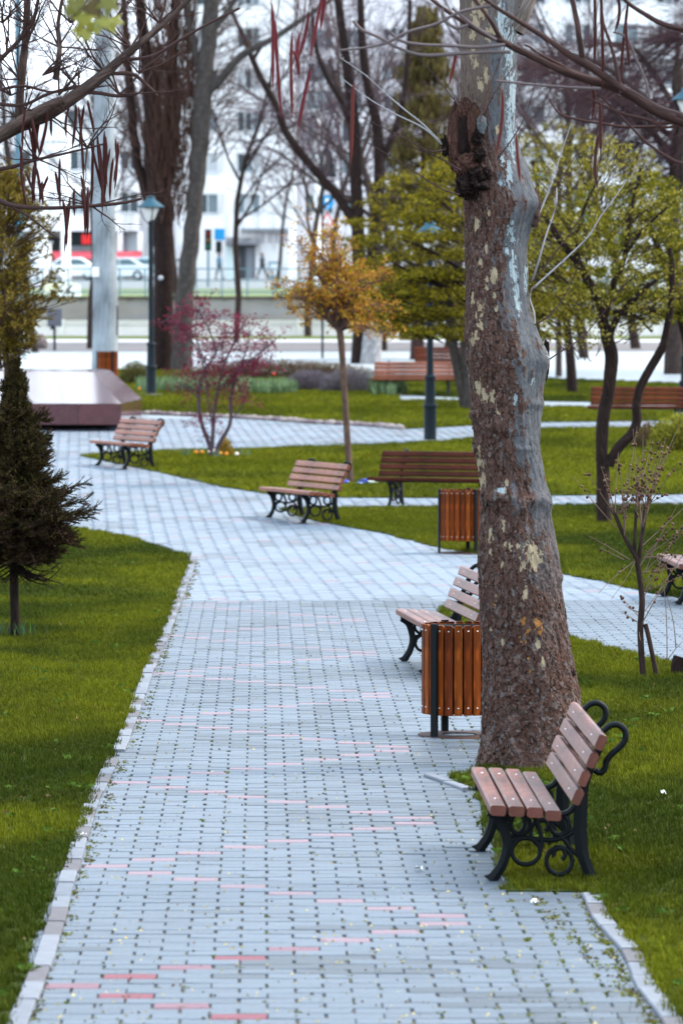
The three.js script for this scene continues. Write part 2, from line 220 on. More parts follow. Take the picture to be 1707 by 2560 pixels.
// paving stones: stretcher bond with open end joints and a zigzag of red stones
const T_pave = tex(512, 512, (u, v, i, j) => { const a = fbm(u * 6, v * 6, 5, 6), b = hsh(i, j), s = sm(.66, .74, fbm(u * 40, v * 40, 2, 40)); return .80 + .18 * (a - .5) + .2 * (b - .5) - .14 * s; });
T_pave.repeat.set(2, 2);
const paveGrey = [.094, .120, .154], paveTone = (k, t = [1, 1, 1]) => mat(paveGrey.map((c, i) => c * k * t[i]), .5, { specularIntensity: .6, map: T_pave, bumpMap: T_speckBump, bumpScale: .002 });  // near stones: shade of overhanging trees put into this darker grey
{
  const L = .231, W = .1455, top = .013, stone = () => { const g = new Geo(), b = .005, x = L / 2, z = W / 2; const ring = (e, y) => [[-x + e, y, z - e], [x - e, y, z - e], [x - e, y, -z + e], [-x + e, y, -z + e]]; const t = ring(b, top), m = ring(0, top - b), o = ring(0, -.02); g.quad(...t); for (let k = 0; k < 4; k++) { const n = (k + 1) % 4; g.quad(m[k], m[n], t[n], t[k]).quad(o[k], o[n], m[n], m[k]); } return g.build(); };
  const geo = stone(), kinds = [paveTone(1), paveTone(.93), paveTone(1.06), paveTone(.86), paveTone(.62, [1, .98, .96])], red = [mat([.20, .118, .145], .65, { map: T_pave }), mat([.20, .072, .092], .65, { map: T_pave })];
  const cs = Math.cos(.0165), sn = Math.sin(.0165), list = [];
  const path = new THREE.Group(); path.name = 'path'; scene.add(path); tag(path, 'pale blue grey paved path with a zigzag line of red stones', 'path', null, 'structure');
  for (let r = 122; r < 330; r++) { // rows of 0.15 m
    const d = r * .15, h = d * .0745 + 2.2; if (d > 48.3) break;
    const zr = 30 - (((r - 167 + 300) >> 1) % 15 + 0), ph = (((r - 167 + 300) >> 1) % 15), col = ph <= 7 ? ph : 15 - ph;
    for (let c = -Math.ceil(h / .24); c <= h / .24; c++) {
      const x = (c + (r & 1 ? .5 : 0)) * .24 + .02, X = x * cs - d * sn, Z = -(d * cs + x * sn); if (!inView(X, Z, 1.9)) continue;
      const cor = [[-.1, -.06], [.1, -.06], [.1, .06], [-.1, .06]]; if (cor.every(q => onLawn(X + q[0], Z + q[1]))) continue;
      list.push([X, Z, !((r - 167) & 1) && c === col - 4, 0]);
    }
  }
  const c2 = Math.cos(.62), s2 = Math.sin(.62); // the square beyond is laid on the skew
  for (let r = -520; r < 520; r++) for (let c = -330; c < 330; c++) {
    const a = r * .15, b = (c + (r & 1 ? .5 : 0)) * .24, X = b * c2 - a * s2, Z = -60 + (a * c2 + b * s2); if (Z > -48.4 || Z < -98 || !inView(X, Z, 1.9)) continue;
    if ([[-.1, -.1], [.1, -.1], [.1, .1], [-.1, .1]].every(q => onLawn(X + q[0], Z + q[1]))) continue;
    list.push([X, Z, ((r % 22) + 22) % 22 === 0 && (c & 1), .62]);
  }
  list.sort((p, q) => (inView(q[0], q[1], .1) - inView(p[0], p[1], .1)) || q[1] - p[1]); const rest = [];
  const toneOf = (x, z) => { const st = fbm(x * 1.3 + 9, z * .8 + 50, 4), n = rnd(); return (st > .6 && n > .4) || n > .965 ? 4 : n < .12 ? 3 : n < .4 ? 1 : n < .6 ? 2 : 0; };
  list.forEach(([x, z, isRed, turn], k) => {
    if (k < 300) { const m = put('paving_stone', geo, isRed ? red[k & 1] : kinds[toneOf(x, z)], path, [x + sg() * .003, terrain(z) + sg() * .002, z], [sg() * .012, turn + .0165 + sg() * .014, sg() * .01]); if (isRed) m.userData.label = 'red paving stone'; } else rest.push([x, z, isRed, turn]);
  });
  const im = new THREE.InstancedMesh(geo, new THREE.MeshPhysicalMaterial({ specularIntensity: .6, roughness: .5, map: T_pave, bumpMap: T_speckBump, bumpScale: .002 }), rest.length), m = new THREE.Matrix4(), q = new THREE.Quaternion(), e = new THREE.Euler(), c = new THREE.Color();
  rest.forEach(([x, z, isRed, turn], i) => { e.set(sg() * .012, turn + .0165 + sg() * .014, sg() * .01); m.compose(V(x + sg() * .003, terrain(z) + sg() * .002 - (turn ? .003 : 0), z), q.setFromEuler(e), V(rr(.975, 1.012), 1, rr(.98, 1.01))); im.setMatrixAt(i, m); const t = toneOf(x, z), k = [1, .93, 1.06, .86, .66][t] * rr(.97, 1.03) * (turn ? 1.6 : 1) * (.86 + .28 * fbm(x * .7 + 31, z * .3 + 60, 3)); isRed ? c.setRGB(.200, .128, .158) : c.setRGB(paveGrey[0] * k, paveGrey[1] * k, paveGrey[2] * k); im.setColorAt(i, c); });  // skew-laid stones lightened: brightening with distance put into their colour
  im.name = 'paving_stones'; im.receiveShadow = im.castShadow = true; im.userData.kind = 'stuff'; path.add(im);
  // weeds in the joints and dropped petals
  const w = new Geo(true); for (let k = 0; k < 900; k++) { const d = 19 + 22 * rnd() ** 1.6; let x = rnd() < .7 ? mixn(.6, 1.35, rnd() ** .7) : sg() * 1.4, z = -d; const r = Math.round(d / .15), xx = Math.round((x + d * .0165) / .12) * .12 + .02 - d * .0165 + sg() * .006; x = xx; if (onLawn(x, z)) continue; for (let b = 0; b < 7; b++) { const a = rnd() * 6.28, s = rr(.012, .03), t = rr(.7, 1.2); w.col = [.12 * t, .14 * t, .02 * t]; w.leaf(x + sg() * .008, .004, z + sg() * .03, Math.cos(a), rr(.3, 1.2), Math.sin(a), s, s * .35); } }
  for (const [x0, d0, x1, d1, n] of [[-1.25, 19.0, -1.335, 24, 60], [-1.335, 24, -1.41, 31, 70], [-1.40, 31.6, -1.67, 56, 150], [1.18, 23.9, 1.27, 19.2, 110], [.8, 24.05, 1.2, 24.0, 60], [.95, 23.6, 1.25, 20, 60]]) for (let k = 0; k < n; k++) { const t = rnd(), d = mixn(d0, d1, t), x = mixn(x0, x1, t) + sg() * .03, y = rnd() < .6; for (let b = 0; b < 9; b++) { const a = rnd() * 6.28, s = rr(.012, .034), q = rr(.7, 1.2); w.col = (y ? [.13, .14, .02] : [.10, .075, .04]).map(e => e * q); w.leaf(x + sg() * .02, .006, -d + sg() * .06, Math.cos(a), rr(.2, 1), Math.sin(a), s, s * .4); } }
  tag(w.mesh('weeds', leafMat([1, 1, 1], { transmission: .2 })), 'small green weeds growing in the paving joints', 'weeds', null, 'stuff');
  const p = new Geo(true); for (let k = 0; k < 2200; k++) { const d = 18.6 + 30 * rnd() ** 1.9, x = sg() * (1.5 + .01 * d), z = -d; if (onLawn(x, z)) continue; const s = rr(.006, .014), a = rnd() * 6.28, t = rr(.6, 1.1); p.col = rnd() < .72 ? [.48 * t, .40 * t, .17 * t] : [.14 * t, .09 * t, .06 * t]; p.leaf(x, .0155, z, Math.cos(a), .05, Math.sin(a), s * 1.5, s); }
  tag(p.mesh('fallen_petals', leafMat([1, 1, 1], { transmission: 0 })), 'pale yellow petals and crumbs scattered over the path', 'petals', null, 'stuff');
}
const M_plaza = mat([.25, .285, .32], .5, { map: T_pave });  // lighter base colour carries the painted brightening of the far paving
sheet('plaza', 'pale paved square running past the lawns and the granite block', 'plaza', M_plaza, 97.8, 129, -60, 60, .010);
sheet('road', 'pale smooth road crossing behind the park', 'road', mat([.37, .40, .42], .55, { map: T_speck }), 129, 147, -120, 120, .014);
sheet('road_shoulder', 'brownish grey gravel strip along the far side of the road', 'road', mat([.19, .175, .18], .95, { map: T_speck }), 147, 157, -120, 120, .02);
sheet('pavement', 'light pavement below the cream panel wall', 'pavement', mat([.45, .45, .46], .8, { map: T_speck }), 157, 161.5, -120, 120, .03);
sheet('verge', 'thin strip of green grass at the foot of the cream wall', 'grass', mat([.10, .13, .03], .95, { map: T_lawn }), 161.5, 165.4, -120, 120, .04);
sheet('slope', 'green grass between the cream wall and the concrete wall', 'grass', mat([.09, .13, .04], .95, { map: T_lawn }), 166, 191.5, -120, 120, .03);
sheet('tramway', 'greenish strip of ground behind the railing', 'ground', mat([.17, .22, .13], .95, { map: T_lawn }), 192.8, 240, -120, 120, .02);
sheet('street', 'pale asphalt street in front of the white apartment building', 'street', mat([.25, .27, .28], .85, { map: T_speck }), 240, 326, -160, 160, .025);

{ // broad-leaved weeds, dead leaves and crumbs of soil in the turf
  const g = new Geo(true); for (let k = 0; k < 1500; k++) { const d = 18.6 + 42 * rnd() ** 1.4, x = sg() * (d * .0745 + .4), z = -d; if (!onLawn(x, z)) continue; const kind = rnd(), y = terrain(z) + .03; if (kind < .3) { const n = 5 + Math.floor(rnd() * 6); for (let b = 0; b < n; b++) { const a = rnd() * 6.28, s = rr(.03, .075), q = rr(.7, 1.3); g.col = [.06 * q, .11 * q, .015 * q]; g.leaf(x + sg() * .02, y, z + sg() * .02, Math.cos(a), rr(.3, .9), Math.sin(a), s, s * .4); } } else if (kind < .8) { const s = rr(.012, .035), a = rnd() * 6.28, q = rr(.6, 1.2); g.col = [.16 * q, .095 * q, .05 * q]; g.leaf(x, y + .012, z, Math.cos(a), .2, Math.sin(a), s, s * .6); } else for (let b = 0; b < 5; b++) { const s = rr(.015, .04), a = rnd() * 6.28; g.col = [.035, .025, .018]; g.leaf(x + sg() * .06, y - .004, z + sg() * .1, Math.cos(a), .15, Math.sin(a), s, s * .7); } }
  tag(g.mesh('lawn_weeds', leafMat([1, 1, 1], { transmission: .15 })), 'broad leaved weeds and dead leaves scattered in the turf', 'weeds', null, 'stuff');
}

// kerbs
function kerb(label, line, w, step, parentName = 'kerb') {
  const root = new THREE.Group(); root.name = numbered(parentName); scene.add(root); tag(root, label, 'kerb', null, 'structure');
  const mats = [mat([.185, .20, .235], .85, { map: T_speck }), mat([.14, .135, .15], .85, { map: T_speck }), mat([.21, .225, .26], .85, { map: T_speck })];
  let carry = 0, prev = line[0]; const pts = [prev]; // resample to stone ends
  for (let k = 1; k < line.length; k++) { let a = line[k - 1], b = line[k], l = Math.hypot(b[0] - a[0], b[1] - a[1]), t = carry ? step - carry : step; while (t <= l) { pts.push([mixn(a[0], b[0], t / l), mixn(a[1], b[1], t / l)]); t += step; } carry = l - (t - step); }
  for (let k = 0; k < pts.length - 1; k++) { const a = pts[k], b = pts[k + 1], l = Math.hypot(b[0] - a[0], b[1] - a[1]) - .008, cx = (a[0] + b[0]) / 2, cz = (a[1] + b[1]) / 2, g = new Geo(); const e = .006; g.prism([[-w / 2, -.05], [w / 2, -.05], [w / 2, .03 - e], [w / 2 - e, .03], [-w / 2 + e, .03], [-w / 2, .03 - e]].reverse(), l); g.mesh('kerb_stone', mats[Math.floor(rnd() * 3)], root, [cx + sg() * .004, terrain(cz) + sg() * .004, cz], [0, -Math.atan2(b[1] - a[1], b[0] - a[0]), sg() * .004]); }
}
kerb('narrow pale kerb along the lawn corner with the spruce', [[-1.29,-18.472],[-1.316,-19.597],[-1.331,-21.736],[-1.383,-23.839],[-1.475,-28.106],[-1.477,-30.977]], .085, .52);
kerb('narrow pale kerb running up to the tip of the spruce lawn', [[-1.47,-31.599],[-1.504,-34.844],[-1.558,-38.742],[-1.595,-44.062],[-1.74,-56.734]], .085, .52);
kerb('narrow kerb curving round the lawn in front of the bench', [[1.236,-23.724],[1.242,-22.739],[1.309,-21.572],[1.306,-20.446],[1.348,-19.564],[1.356,-18.672]], .09, .42);
kerb('short dark kerb lying across the corner by the plane tree', [[0.541,-29.906],[0.823,-28.809]], .07, .45);
{ // rough stone edging of the flower lawn
  const root = new THREE.Group(); root.name = 'stone_edging'; scene.add(root); tag(root, 'row of rough mauve stones edging the flower bed lawn', 'edging', null, 'structure');
  const line = [[-4.073,-100.043],[-3.165,-99.036],[-2.21,-98.049],[-1.237,-96.7],[-0.441,-95.387],[0.755,-93.93],[1.157,-92.866]], gs = [0, 1, 2].map(() => { const g = new THREE.IcosahedronGeometry(.5, 1), p = g.attributes.position; for (let i = 0; i < p.count; i++) { const k = .75 + .4 * n3(p.getX(i) * 2 + 9, p.getY(i) * 2, p.getZ(i) * 2); p.setXYZ(i, p.getX(i) * k, p.getY(i) * k, p.getZ(i) * k); } g.computeVertexNormals(); return g; }), mm = [mat([.16, .13, .135], .9), mat([.20, .17, .165], .9), mat([.12, .09, .10], .9)];
  for (let k = 1; k < line.length; k++) { const a = line[k - 1], b = line[k], n = Math.max(1, Math.round(Math.hypot(b[0] - a[0], b[1] - a[1]) / .19)); for (let q = 0; q < n; q++) { const t = (q + rnd() * .4) / n, x = mixn(a[0], b[0], t), z = mixn(a[1], b[1], t), m = put('edging_stone', gs[q % 3], mm[Math.floor(rnd() * 3)], root, [x, terrain(z) + .03, z + sg() * .05], [0, rnd() * 3, 0]); m.scale.set(rr(.18, .27), rr(.12, .17), rr(.18, .25)); } }
}

// ---------------------------------------------------------------- benches (local x along the bench, front towards +z)
const woodTones = (base, spec = .4) => [1, .88, 1.12, .95].map((k, i) => mat([base[0] * k, base[1] * k * (i === 1 ? 1.05 : 1), base[2] * k], .42, { map: T_wood, bumpMap: T_woodBump, bumpScale: .0012, specularIntensity: spec }));
const WOOD = { faded: woodTones([.185, .060, .041]), dark: woodTones([.075, .018, .010], .12), orange: woodTones([.28, .085, .044]), brown: woodTones([.13, .030, .013], .12) };
const slatGeo = (L, w, t) => { const b = .009, x = w / 2, y = t / 2; return new Geo().prism([[-x, -y + b], [-x + b, -y], [x - b, -y], [x, -y + b], [x, y - b], [x - b, y], [-x + b, y], [-x, y - b]].reverse(), L).build(); };
const BL = 2.05, seatSlat = slatGeo(BL, .079, .052), backSlat = slatGeo(BL, .079, .046);
const boltGeo = new THREE.SphereGeometry(.0065, 8, 5, 0, 6.29, 0, 1.5); 
const arc = (cx, cy, r, a0, a1, n = 18, ry = r) => Array.from({ length: n + 1 }, (_, k) => { const a = mixn(a0, a1, k / n) * Math.PI / 180; return [0, cy + ry * Math.sin(a), cx + r * Math.cos(a)]; });
const flat = (pts, w, t) => { // cast-iron bar: thick ribbon in the plane x = const
  const g = new Geo(), n = pts.length, half = t / 2, L = [], R = [];
  for (let k = 0; k < n; k++) { const a = pts[Math.max(0, k - 1)], b = pts[Math.min(n - 1, k + 1)], l = Math.hypot(b[1] - a[1], b[2] - a[2]) || 1, ny = -(b[2] - a[2]) / l, nz = (b[1] - a[1]) / l, ww = (typeof w === 'function' ? w(k / (n - 1)) : w) / 2; L.push([pts[k][1] + ny * ww, pts[k][2] + nz * ww]); R.push([pts[k][1] - ny * ww, pts[k][2] - nz * ww]); }
  const p = (q, x) => [x, q[0], q[1]], e = .55;
  for (let k = 0; k < n - 1; k++) { g.quad(p(L[k], half * e), p(L[k + 1], half * e), p(L[k + 1], -half * e), p(L[k], -half * e)); g.quad(p(R[k], -half * e), p(R[k + 1], -half * e), p(R[k + 1], half * e), p(R[k], half * e)); const mid = [0, 1].map(s => [(L[k + s][0] + R[k + s][0]) / 2, (L[k + s][1] + R[k + s][1]) / 2]); for (const s of [1, -1]) { const A = p(L[k], half * e * s), B = p(L[k + 1], half * e * s), C = p(mid[1], half * s), D = p(mid[0], half * s), E = p(R[k], half * e * s), F = p(R[k + 1], half * e * s); g.quad(A, D, C, B).quad(D, E, F, C); } }
  g.quad(p(L[0], half * e), p(R[0], half * e), p(R[0], -half * e), p(L[0], -half * e)); g.quad(p(L[n - 1], half * e), p(L[n - 1], -half * e), p(R[n - 1], -half * e), p(R[n - 1], half * e));
  return g;
};
const Z = z => .22 - z; // profile distances run from the front foot backwards
const fl = pts => smooth(pts.map(([z, y]) => [0, y, Z(z)]), 6);
const frontLeg = flat(fl([[-.02, .375], [.035, .33], [.062, .25], [.068, .18], [.045, .10], [.01, .045], [-.015, .012]]), t => .060 - .010 * Math.sin(t * 3.14) + .03 * sm(.85, 1, t), .045).build();
const rearLeg = flat(fl([[.56, .74], [.505, .62], [.462, .50], [.446, .40], [.44, .28], [.452, .16], [.485, .06], [.51, 0]]), t => .040 + .030 * sm(.2, .5, t) - .012 * sm(.6, .85, t) + .012 * sm(.9, 1, t), .045).build();
const footGeo = new Geo().box(-.028, 0, -.05, .028, .014, .05).build();
const seatBar = flat(fl([[-.03, .378], [.1, .372], [.22, .366], [.33, .352], [.39, .37], [.43, .43], [.45, .48]]), .03, .036).build();
const scrollGeo = (() => { const g = new Geo(), r = .0138, T = (pts) => g.tube(pts, r, 6, true), C = (z, y, rad, a0, a1, n, ry) => T(arc(Z(z), y, rad, a0, a1, n, ry));
  C(.135, .305, .048, 0, 360, 20, .055); C(.165, .165, .072, 0, 360, 24, .068); C(.335, .30, .048, 0, 360, 20, .052); C(.335, .115, .066, 0, 360, 22, .07); C(.335, .15, .03, -30, 250, 12);
  T(smooth([[0, .355, Z(.20)], [0, .30, Z(.225)], [0, .23, Z(.245)], [0, .165, Z(.238)]], 5)); T(smooth([[0, .215, Z(.075)], [0, .235, Z(.15)], [0, .225, Z(.23)], [0, .225, Z(.32)], [0, .26, Z(.40)], [0, .33, Z(.44)]], 5)); T(smooth([[0, .355, Z(.06)], [0, .32, Z(.085)], [0, .305, Z(.088)]], 4)); T(smooth([[0, .25, Z(.335)], [0, .21, Z(.37)], [0, .17, Z(.40)], [0, .13, Z(.445)]], 4)); return g.build(); })();
const curlGeo = new Geo().tube(smooth([[0, .775, Z(.555)], [0, .805, Z(.59)], [0, .81, Z(.63)], [0, .785, Z(.665)], [0, .74, Z(.67)], [0, .70, Z(.645)], [0, .66, Z(.60)], [0, .625, Z(.575)], [0, .585, Z(.565)], [0, .565, Z(.54)], [0, .58, Z(.515)]], 5), .0165, 8, true).build();
const seatAt = [[.005, .408], [.098, .404], [.190, .398], [.283, .382]], backAt = [[.405, .475], [.436, .568], [.478, .660], [.520, .750]];
function bench(label, tone, x, z, face, { bolts = true, feet = .7 } = {}) { // face: direction the sitter looks, radians from +z
  const b = thing('park_bench', label, 'bench', place(x, z), face, 'park benches along the paths');
  const w = WOOD[tone], add = (name, geo, at, tilt, k) => { const s = put(name, geo, w[k % 4], b, [0, at[1], Z(at[0])], [tilt, 0, 0]); if (bolts) for (const bx of [-feet, feet, -feet + .05, feet - .05].slice(0, 2)) put('bolt', boltGeo, M.bolt, s, [bx, name === 'seat_slat' ? .0255 : 0, name === 'seat_slat' ? 0 : .0225], name === 'seat_slat' ? [0, 0, 0] : [Math.PI / 2, 0, 0]); return s; };
  seatAt.forEach((a, k) => add('seat_slat', seatSlat, a, -.05, k)); backAt.forEach((a, k) => add('back_slat', new Geo && backSlatUp, a, -.40, k + 1));
  for (const s of [-feet, feet]) { const f = put('end_frame', seatBar, M.iron, b, [s, 0, 0]); put('leg', frontLeg, M.iron, f); put('leg', rearLeg, M.iron, f); put('foot_plate', footGeo, M.iron, f, [0, 0, Z(-.012)]); put('scrollwork', scrollGeo, M.iron, f); put('back_curl', curlGeo, M.iron, f); }
  return b;
}
const backSlatUp = slatGeo(BL, .046, .079);
// bench by the plane tree: sits along the path and looks across it
const P2 = Math.PI / 2;
bench('salmon slatted bench beside the foot of the mottled plane tree', 'faded', 0.98, -25.05, -P2 + .02, { feet: .68 });
bench('salmon slatted bench behind the tall orange slatted litter bin', 'faded', .81, -39.15, -P2 + .10);
bench('salmon slatted bench on the lawn tip beside the orange leaved tree', 'orange', -.54, -64.95, -1.22);
bench('salmon slatted bench between the purple shrub and the granite block', 'orange', -3.57, -78.8, -1.20);
bench('dark brown bench standing on the lawn path behind the second litter bin', 'dark', 1.40, -67.85, -.42, { bolts: false });
bench('pale orange bench beyond the second lamp post', 'orange', 1.75, -110.3, -.10, { bolts: false });
bench('dark brown bench beyond the forked dark tree trunk', 'brown', 5.85, -93.9, -.2, { bolts: false });
bench('dark brown bench back seen behind the pale orange bench', 'brown', 2.9, -123, .05, { bolts: false });
bench('salmon bench whose end shows beyond the bare seed head shrub', 'faded', 3.54, -48.35, -P2 + .04, { bolts: false });

// ---------------------------------------------------------------- litter bins
function litterBin(label, x, z, turn, detail, o = WOODBIN) {
  const b = thing('litter_bin', label, 'litter bin', place(x, z), turn, 'round slatted litter bins'), R = .245, n = 24;
  new Geo().lathe([[.02, .17], [.205, .17], [.21, .2], [.215, .755], [.222, .762], [.20, .765], [.198, .72], [.19, .22]], 20).mesh('liner', M.black, b);
  for (const y of [.24, .69]) new Geo().lathe([[R - .02, y], [R - .012, y], [R - .012, y + .03], [R - .02, y + .03]], 24).mesh('hoop', M.iron, b);
  for (let k = 0; k < n; k++) { const a = (k + .5) / n * Math.PI * 2; const post = [0, 8, 16].some(q => Math.abs(((k - q + .5 + 36) % 24) - 12) > 11.2); const s = put('slat', binSlat, o[(k * 7) % 4], b, [Math.sin(a) * R, .165 + sg() * .002, Math.cos(a) * R], [0, a, 0]); if (detail) for (const y of [.05, .575]) put('bolt', boltGeo, M.bolt, s, [0, y, .0115], [Math.PI / 2, 0, 0]); }
  for (let k = 0; k < 3; k++) { const a = k / 3 * Math.PI * 2, p = new Geo(); p.box(-.024, -.01, -.008, .024, .79, .016); p.mesh('post', M.iron, b, [Math.sin(a) * (R + .02), 0, Math.cos(a) * (R + .02)], [0, a, 0]); }
  new Geo().lathe([[.12, .0], [.285, .0], [.285, .02], [.12, .02]], 24).mesh('base_ring', M_baseRing, b);
  return b;
}
const M_baseRing = mat([.05, .025, .022], .7), WOODBIN = [[.24, .050, .005], [.19, .036, .004], [.28, .064, .007], [.155, .028, .004]].map(c => mat(c, .5, { specularIntensity: .2, map: T_wood, bumpMap: T_woodBump, bumpScale: .001 }));
const binSlat = (() => { const g = new Geo(), w = .027, t = .011, h = .615, c = .008, q = (z) => [[-w, 0, z], [w, 0, z], [w, h - c, z], [w - c, h, z], [-w + c, h, z], [-w, h - c, z]]; const A = q(t), B = q(-t); const uv = [[0, 0], [0, .05], [h, .05], [h, .04], [h, .01], [h, 0]]; g.quad(A[0], A[1], A[2], A[5], [[0, 0], [0, .05], [h, .05], [h, 0]]).quad(A[5], A[2], A[3], A[4]); g.quad(B[1], B[0], B[5], B[2], [[0, 0], [0, .05], [h, .05], [h, 0]]); for (let k = 0; k < 6; k++) { const m = (k + 1) % 6; g.quad(B[k], B[m], A[m], A[k]); } return g.build(); })();
litterBin('tall orange slatted litter bin tucked against the plane tree trunk', .805, -32.85, -40 * Math.PI / 180, true);
litterBin('orange slatted litter bin in front of the dark brown bench', 1.441, -57.9, 40 * Math.PI / 180, true);
litterBin('small orange slatted litter bin behind the granite block', -5.806, -119.5, 30 * Math.PI / 180, false);

// ---------------------------------------------------------------- lamp posts
function lampPost(label, x, z, h = 4.55) {
  const l = thing('lamp_post', label, 'lamp post', place(x, z), 0, 'dark lantern lamp posts');
  new Geo().lathe([[.17, 0], [.17, .04], [.115, .05], [.11, .62], [.13, .64], [.13, .70], [.095, .72], [.088, 1.15], [.105, 1.17], [.105, 1.22], [.062, 1.25], [.052, h - .62], [.07, h - .60], [.07, h - .55], [.03, h - .53]], 16).mesh('column', M.lampIron, l);
  new Geo().lathe([[.001, h + .05], [.09, h + .04], [.10, h - .03], [.31, h - .20], [.30, h - .215], [.09, h - .06], [.001, h - .04]].reverse(), 20).mesh('shade', mat([.018, .062, .092], .5), l);
  new Geo().lathe([[.07, h - .5], [.10, h - .44], [.19, h - .22], [.001, h - .19]], 16).mesh('lantern_glass', mat([.62, .63, .6], .3), l);
  for (const s of [0, 1, 2, 3]) new Geo().tube(smooth([[.06, h - .58, 0], [.17, h - .46, 0], [.23, h - .32, 0], [.26, h - .20, 0]], 4), .013, 6).mesh('bracket', M.lampIron, l, [0, 0, 0], [0, s * P2 + .2, 0]);
  put('base_slab', new THREE.BoxGeometry(.5, .06, .5), M.concrete, l, [0, .02, 0]);
  return l;
}
lampPost('dark lantern lamp post standing before the twin trunked tree', -4.379, -110.6);
lampPost('dark lamp post rising through the yellow green tree beside the bench', 1.617, -87.7, 4.0);
lampPost('lamp post whose blue shade shows beside the plane tree trunk', 4.8, -118, 3.95 + 1.3);
lampPost('lamp post whose shade sits high among the drooping twigs', 7.148, -100, 6.75);
{ // gooseneck street lamp among the bare trees
  const z = -140, x = -0.554, l = thing('street_lamp', 'thin gooseneck street lamp with a bell shade among bare trees', 'street lamp', place(x, z)), y = terrain(z);
  new Geo().tube(smooth([[0, 0, 0], [0, 3, 0], [0, 7.03 - y, 0], [.0, 7.436 - y, 0], [.09, 7.657 - y, 0], [.22, 7.634 - y, 0], [.26, 7.436 - y, 0], [.26, 7.32 - y, 0]], 5), .035, 8).mesh('column', M.lampIron, l);
  new Geo().lathe([[.17, 6.89 - y], [.14, 7.006 - y], [.08, 7.146 - y], [.05, 7.332 - y], [.001, 7.355 - y]], 12, .26, 0).mesh('shade', M.lampIron, l);
}

// ---------------------------------------------------------------- granite block
{
  const z0 = -92.0, gb = thing('granite_block', 'low faceted red granite block with sloping polished faces', 'monument', [0, 0, 0]), y0 = .62;
  const T_gran = tex(512, 512, (u, v, i, j) => { const b = hsh(i >> 1, j >> 1), c = hsh((i >> 2) + 90, (j >> 2) + 30), k = .55 + .5 * (b - .5) + .5 * (c - .5) + .3 * (fbm(u * 8, v * 8, 3, 8) - .5); return [k, k * .95, k * .97]; }); T_gran.repeat.set(1.2, 1.2);
  const MG = [mat([.14, .045, .052], .12, { map: T_gran, specularIntensity: 1 }), mat([.17, .065, .070], .10, { map: T_gran, specularIntensity: 1 }), mat([.12, .038, .048], .14, { map: T_gran, specularIntensity: 1 })];
  const f = (p, y) => [p[0], y, p[1]];
  const low = [[-7.534, -92.3], [-4.217, -92.0], [-4.05, -97.5], [-4.62, -106], [-7.451, -109], [-9.296, -104]], up = [[-7.315, -98.6], [-5.071, -98.2], [-4.831, -100.6], [-5.073, -102.6], [-6.871, -103.4], [-8.006, -101.6]];
  const yb = y0 + .16, ym = y0 + .56, yt = y0 + 1.10;
  new Geo().quad(f(low[0], yb), f(low[1], yb), f(low[1], ym), f(low[0], ym)).build();
  { const g = new Geo(); const s = .82, c = [low.reduce((a, p) => a + p[0], 0) / 6, low.reduce((a, p) => a + p[1], 0) / 6], q = low.map(p => [c[0] + (p[0] - c[0]) * s, c[1] + (p[1] - c[1]) * s + .0]); for (let k = 0; k < 6; k++) { const n = (k + 1) % 6; g.quad(f(q[k], y0 - .25), f(q[n], y0 - .25), f(q[n], yb + .02), f(q[k], yb + .02)); } g.mesh('plinth', mat([.02, .015, .016], .8), gb); }
  const slab = (A, B, C, D, m, name) => { const g = new Geo(); g.quad(A, B, C, D); g.mesh(name, m, gb); };
  for (let k = 0; k < 6; k++) { // side panels with fine open joints, sloping panels above
    const n = (k + 1) % 6, parts = k === 0 ? 4 : 2, lerp = (a, b, t) => [mixn(a[0], b[0], t), mixn(a[1], b[1], t)];
    for (let q = 0; q < parts; q++) { const a = lerp(low[k], low[n], (q + .004) / parts), b = lerp(low[k], low[n], (q + .996) / parts); slab(f(a, yb), f(b, yb), f(b, ym), f(a, ym), MG[(k + q) % 3], 'side_panel'); }
    const cut = k === 0 ? 3 : 1;
    for (let q = 0; q < cut; q++) { const a = lerp(low[k], low[n], (q + .002) / cut), b = lerp(low[k], low[n], (q + .998) / cut), c = lerp(up[k], up[n], (q + .998) / cut), d = lerp(up[k], up[n], (q + .002) / cut); slab(f(a, ym + .004), f(b, ym + .004), f(c, yt), f(d, yt), MG[(k + q + 1) % 3], 'sloping_panel'); }
  }
  { const g = new Geo(); const c = up.map(p => f(p, yt + .001)); for (let k = 1; k < 5; k++) g.tri(c[0], c[k], c[k + 1]); g.mesh('top_slab', MG[1], gb); }
  { const g = new Geo(); const c = low.map(p => f(p, yb + .001)); for (let k = 1; k < 5; k++) g.tri(c[0], c[k + 1], c[k]); for (let k = 0; k < 6; k++) { const n = (k + 1) % 6, i = p => [p[0] * .999, p[1] - .03]; } g.mesh('underside', MG[2], gb); }
}

const T_plasterWall = tex(256, 256, (u, v) => .92 + .16 * (fbm(u * 6, v * 6, 4, 6) - .5)); T_plasterWall.repeat.set(.4, .4);
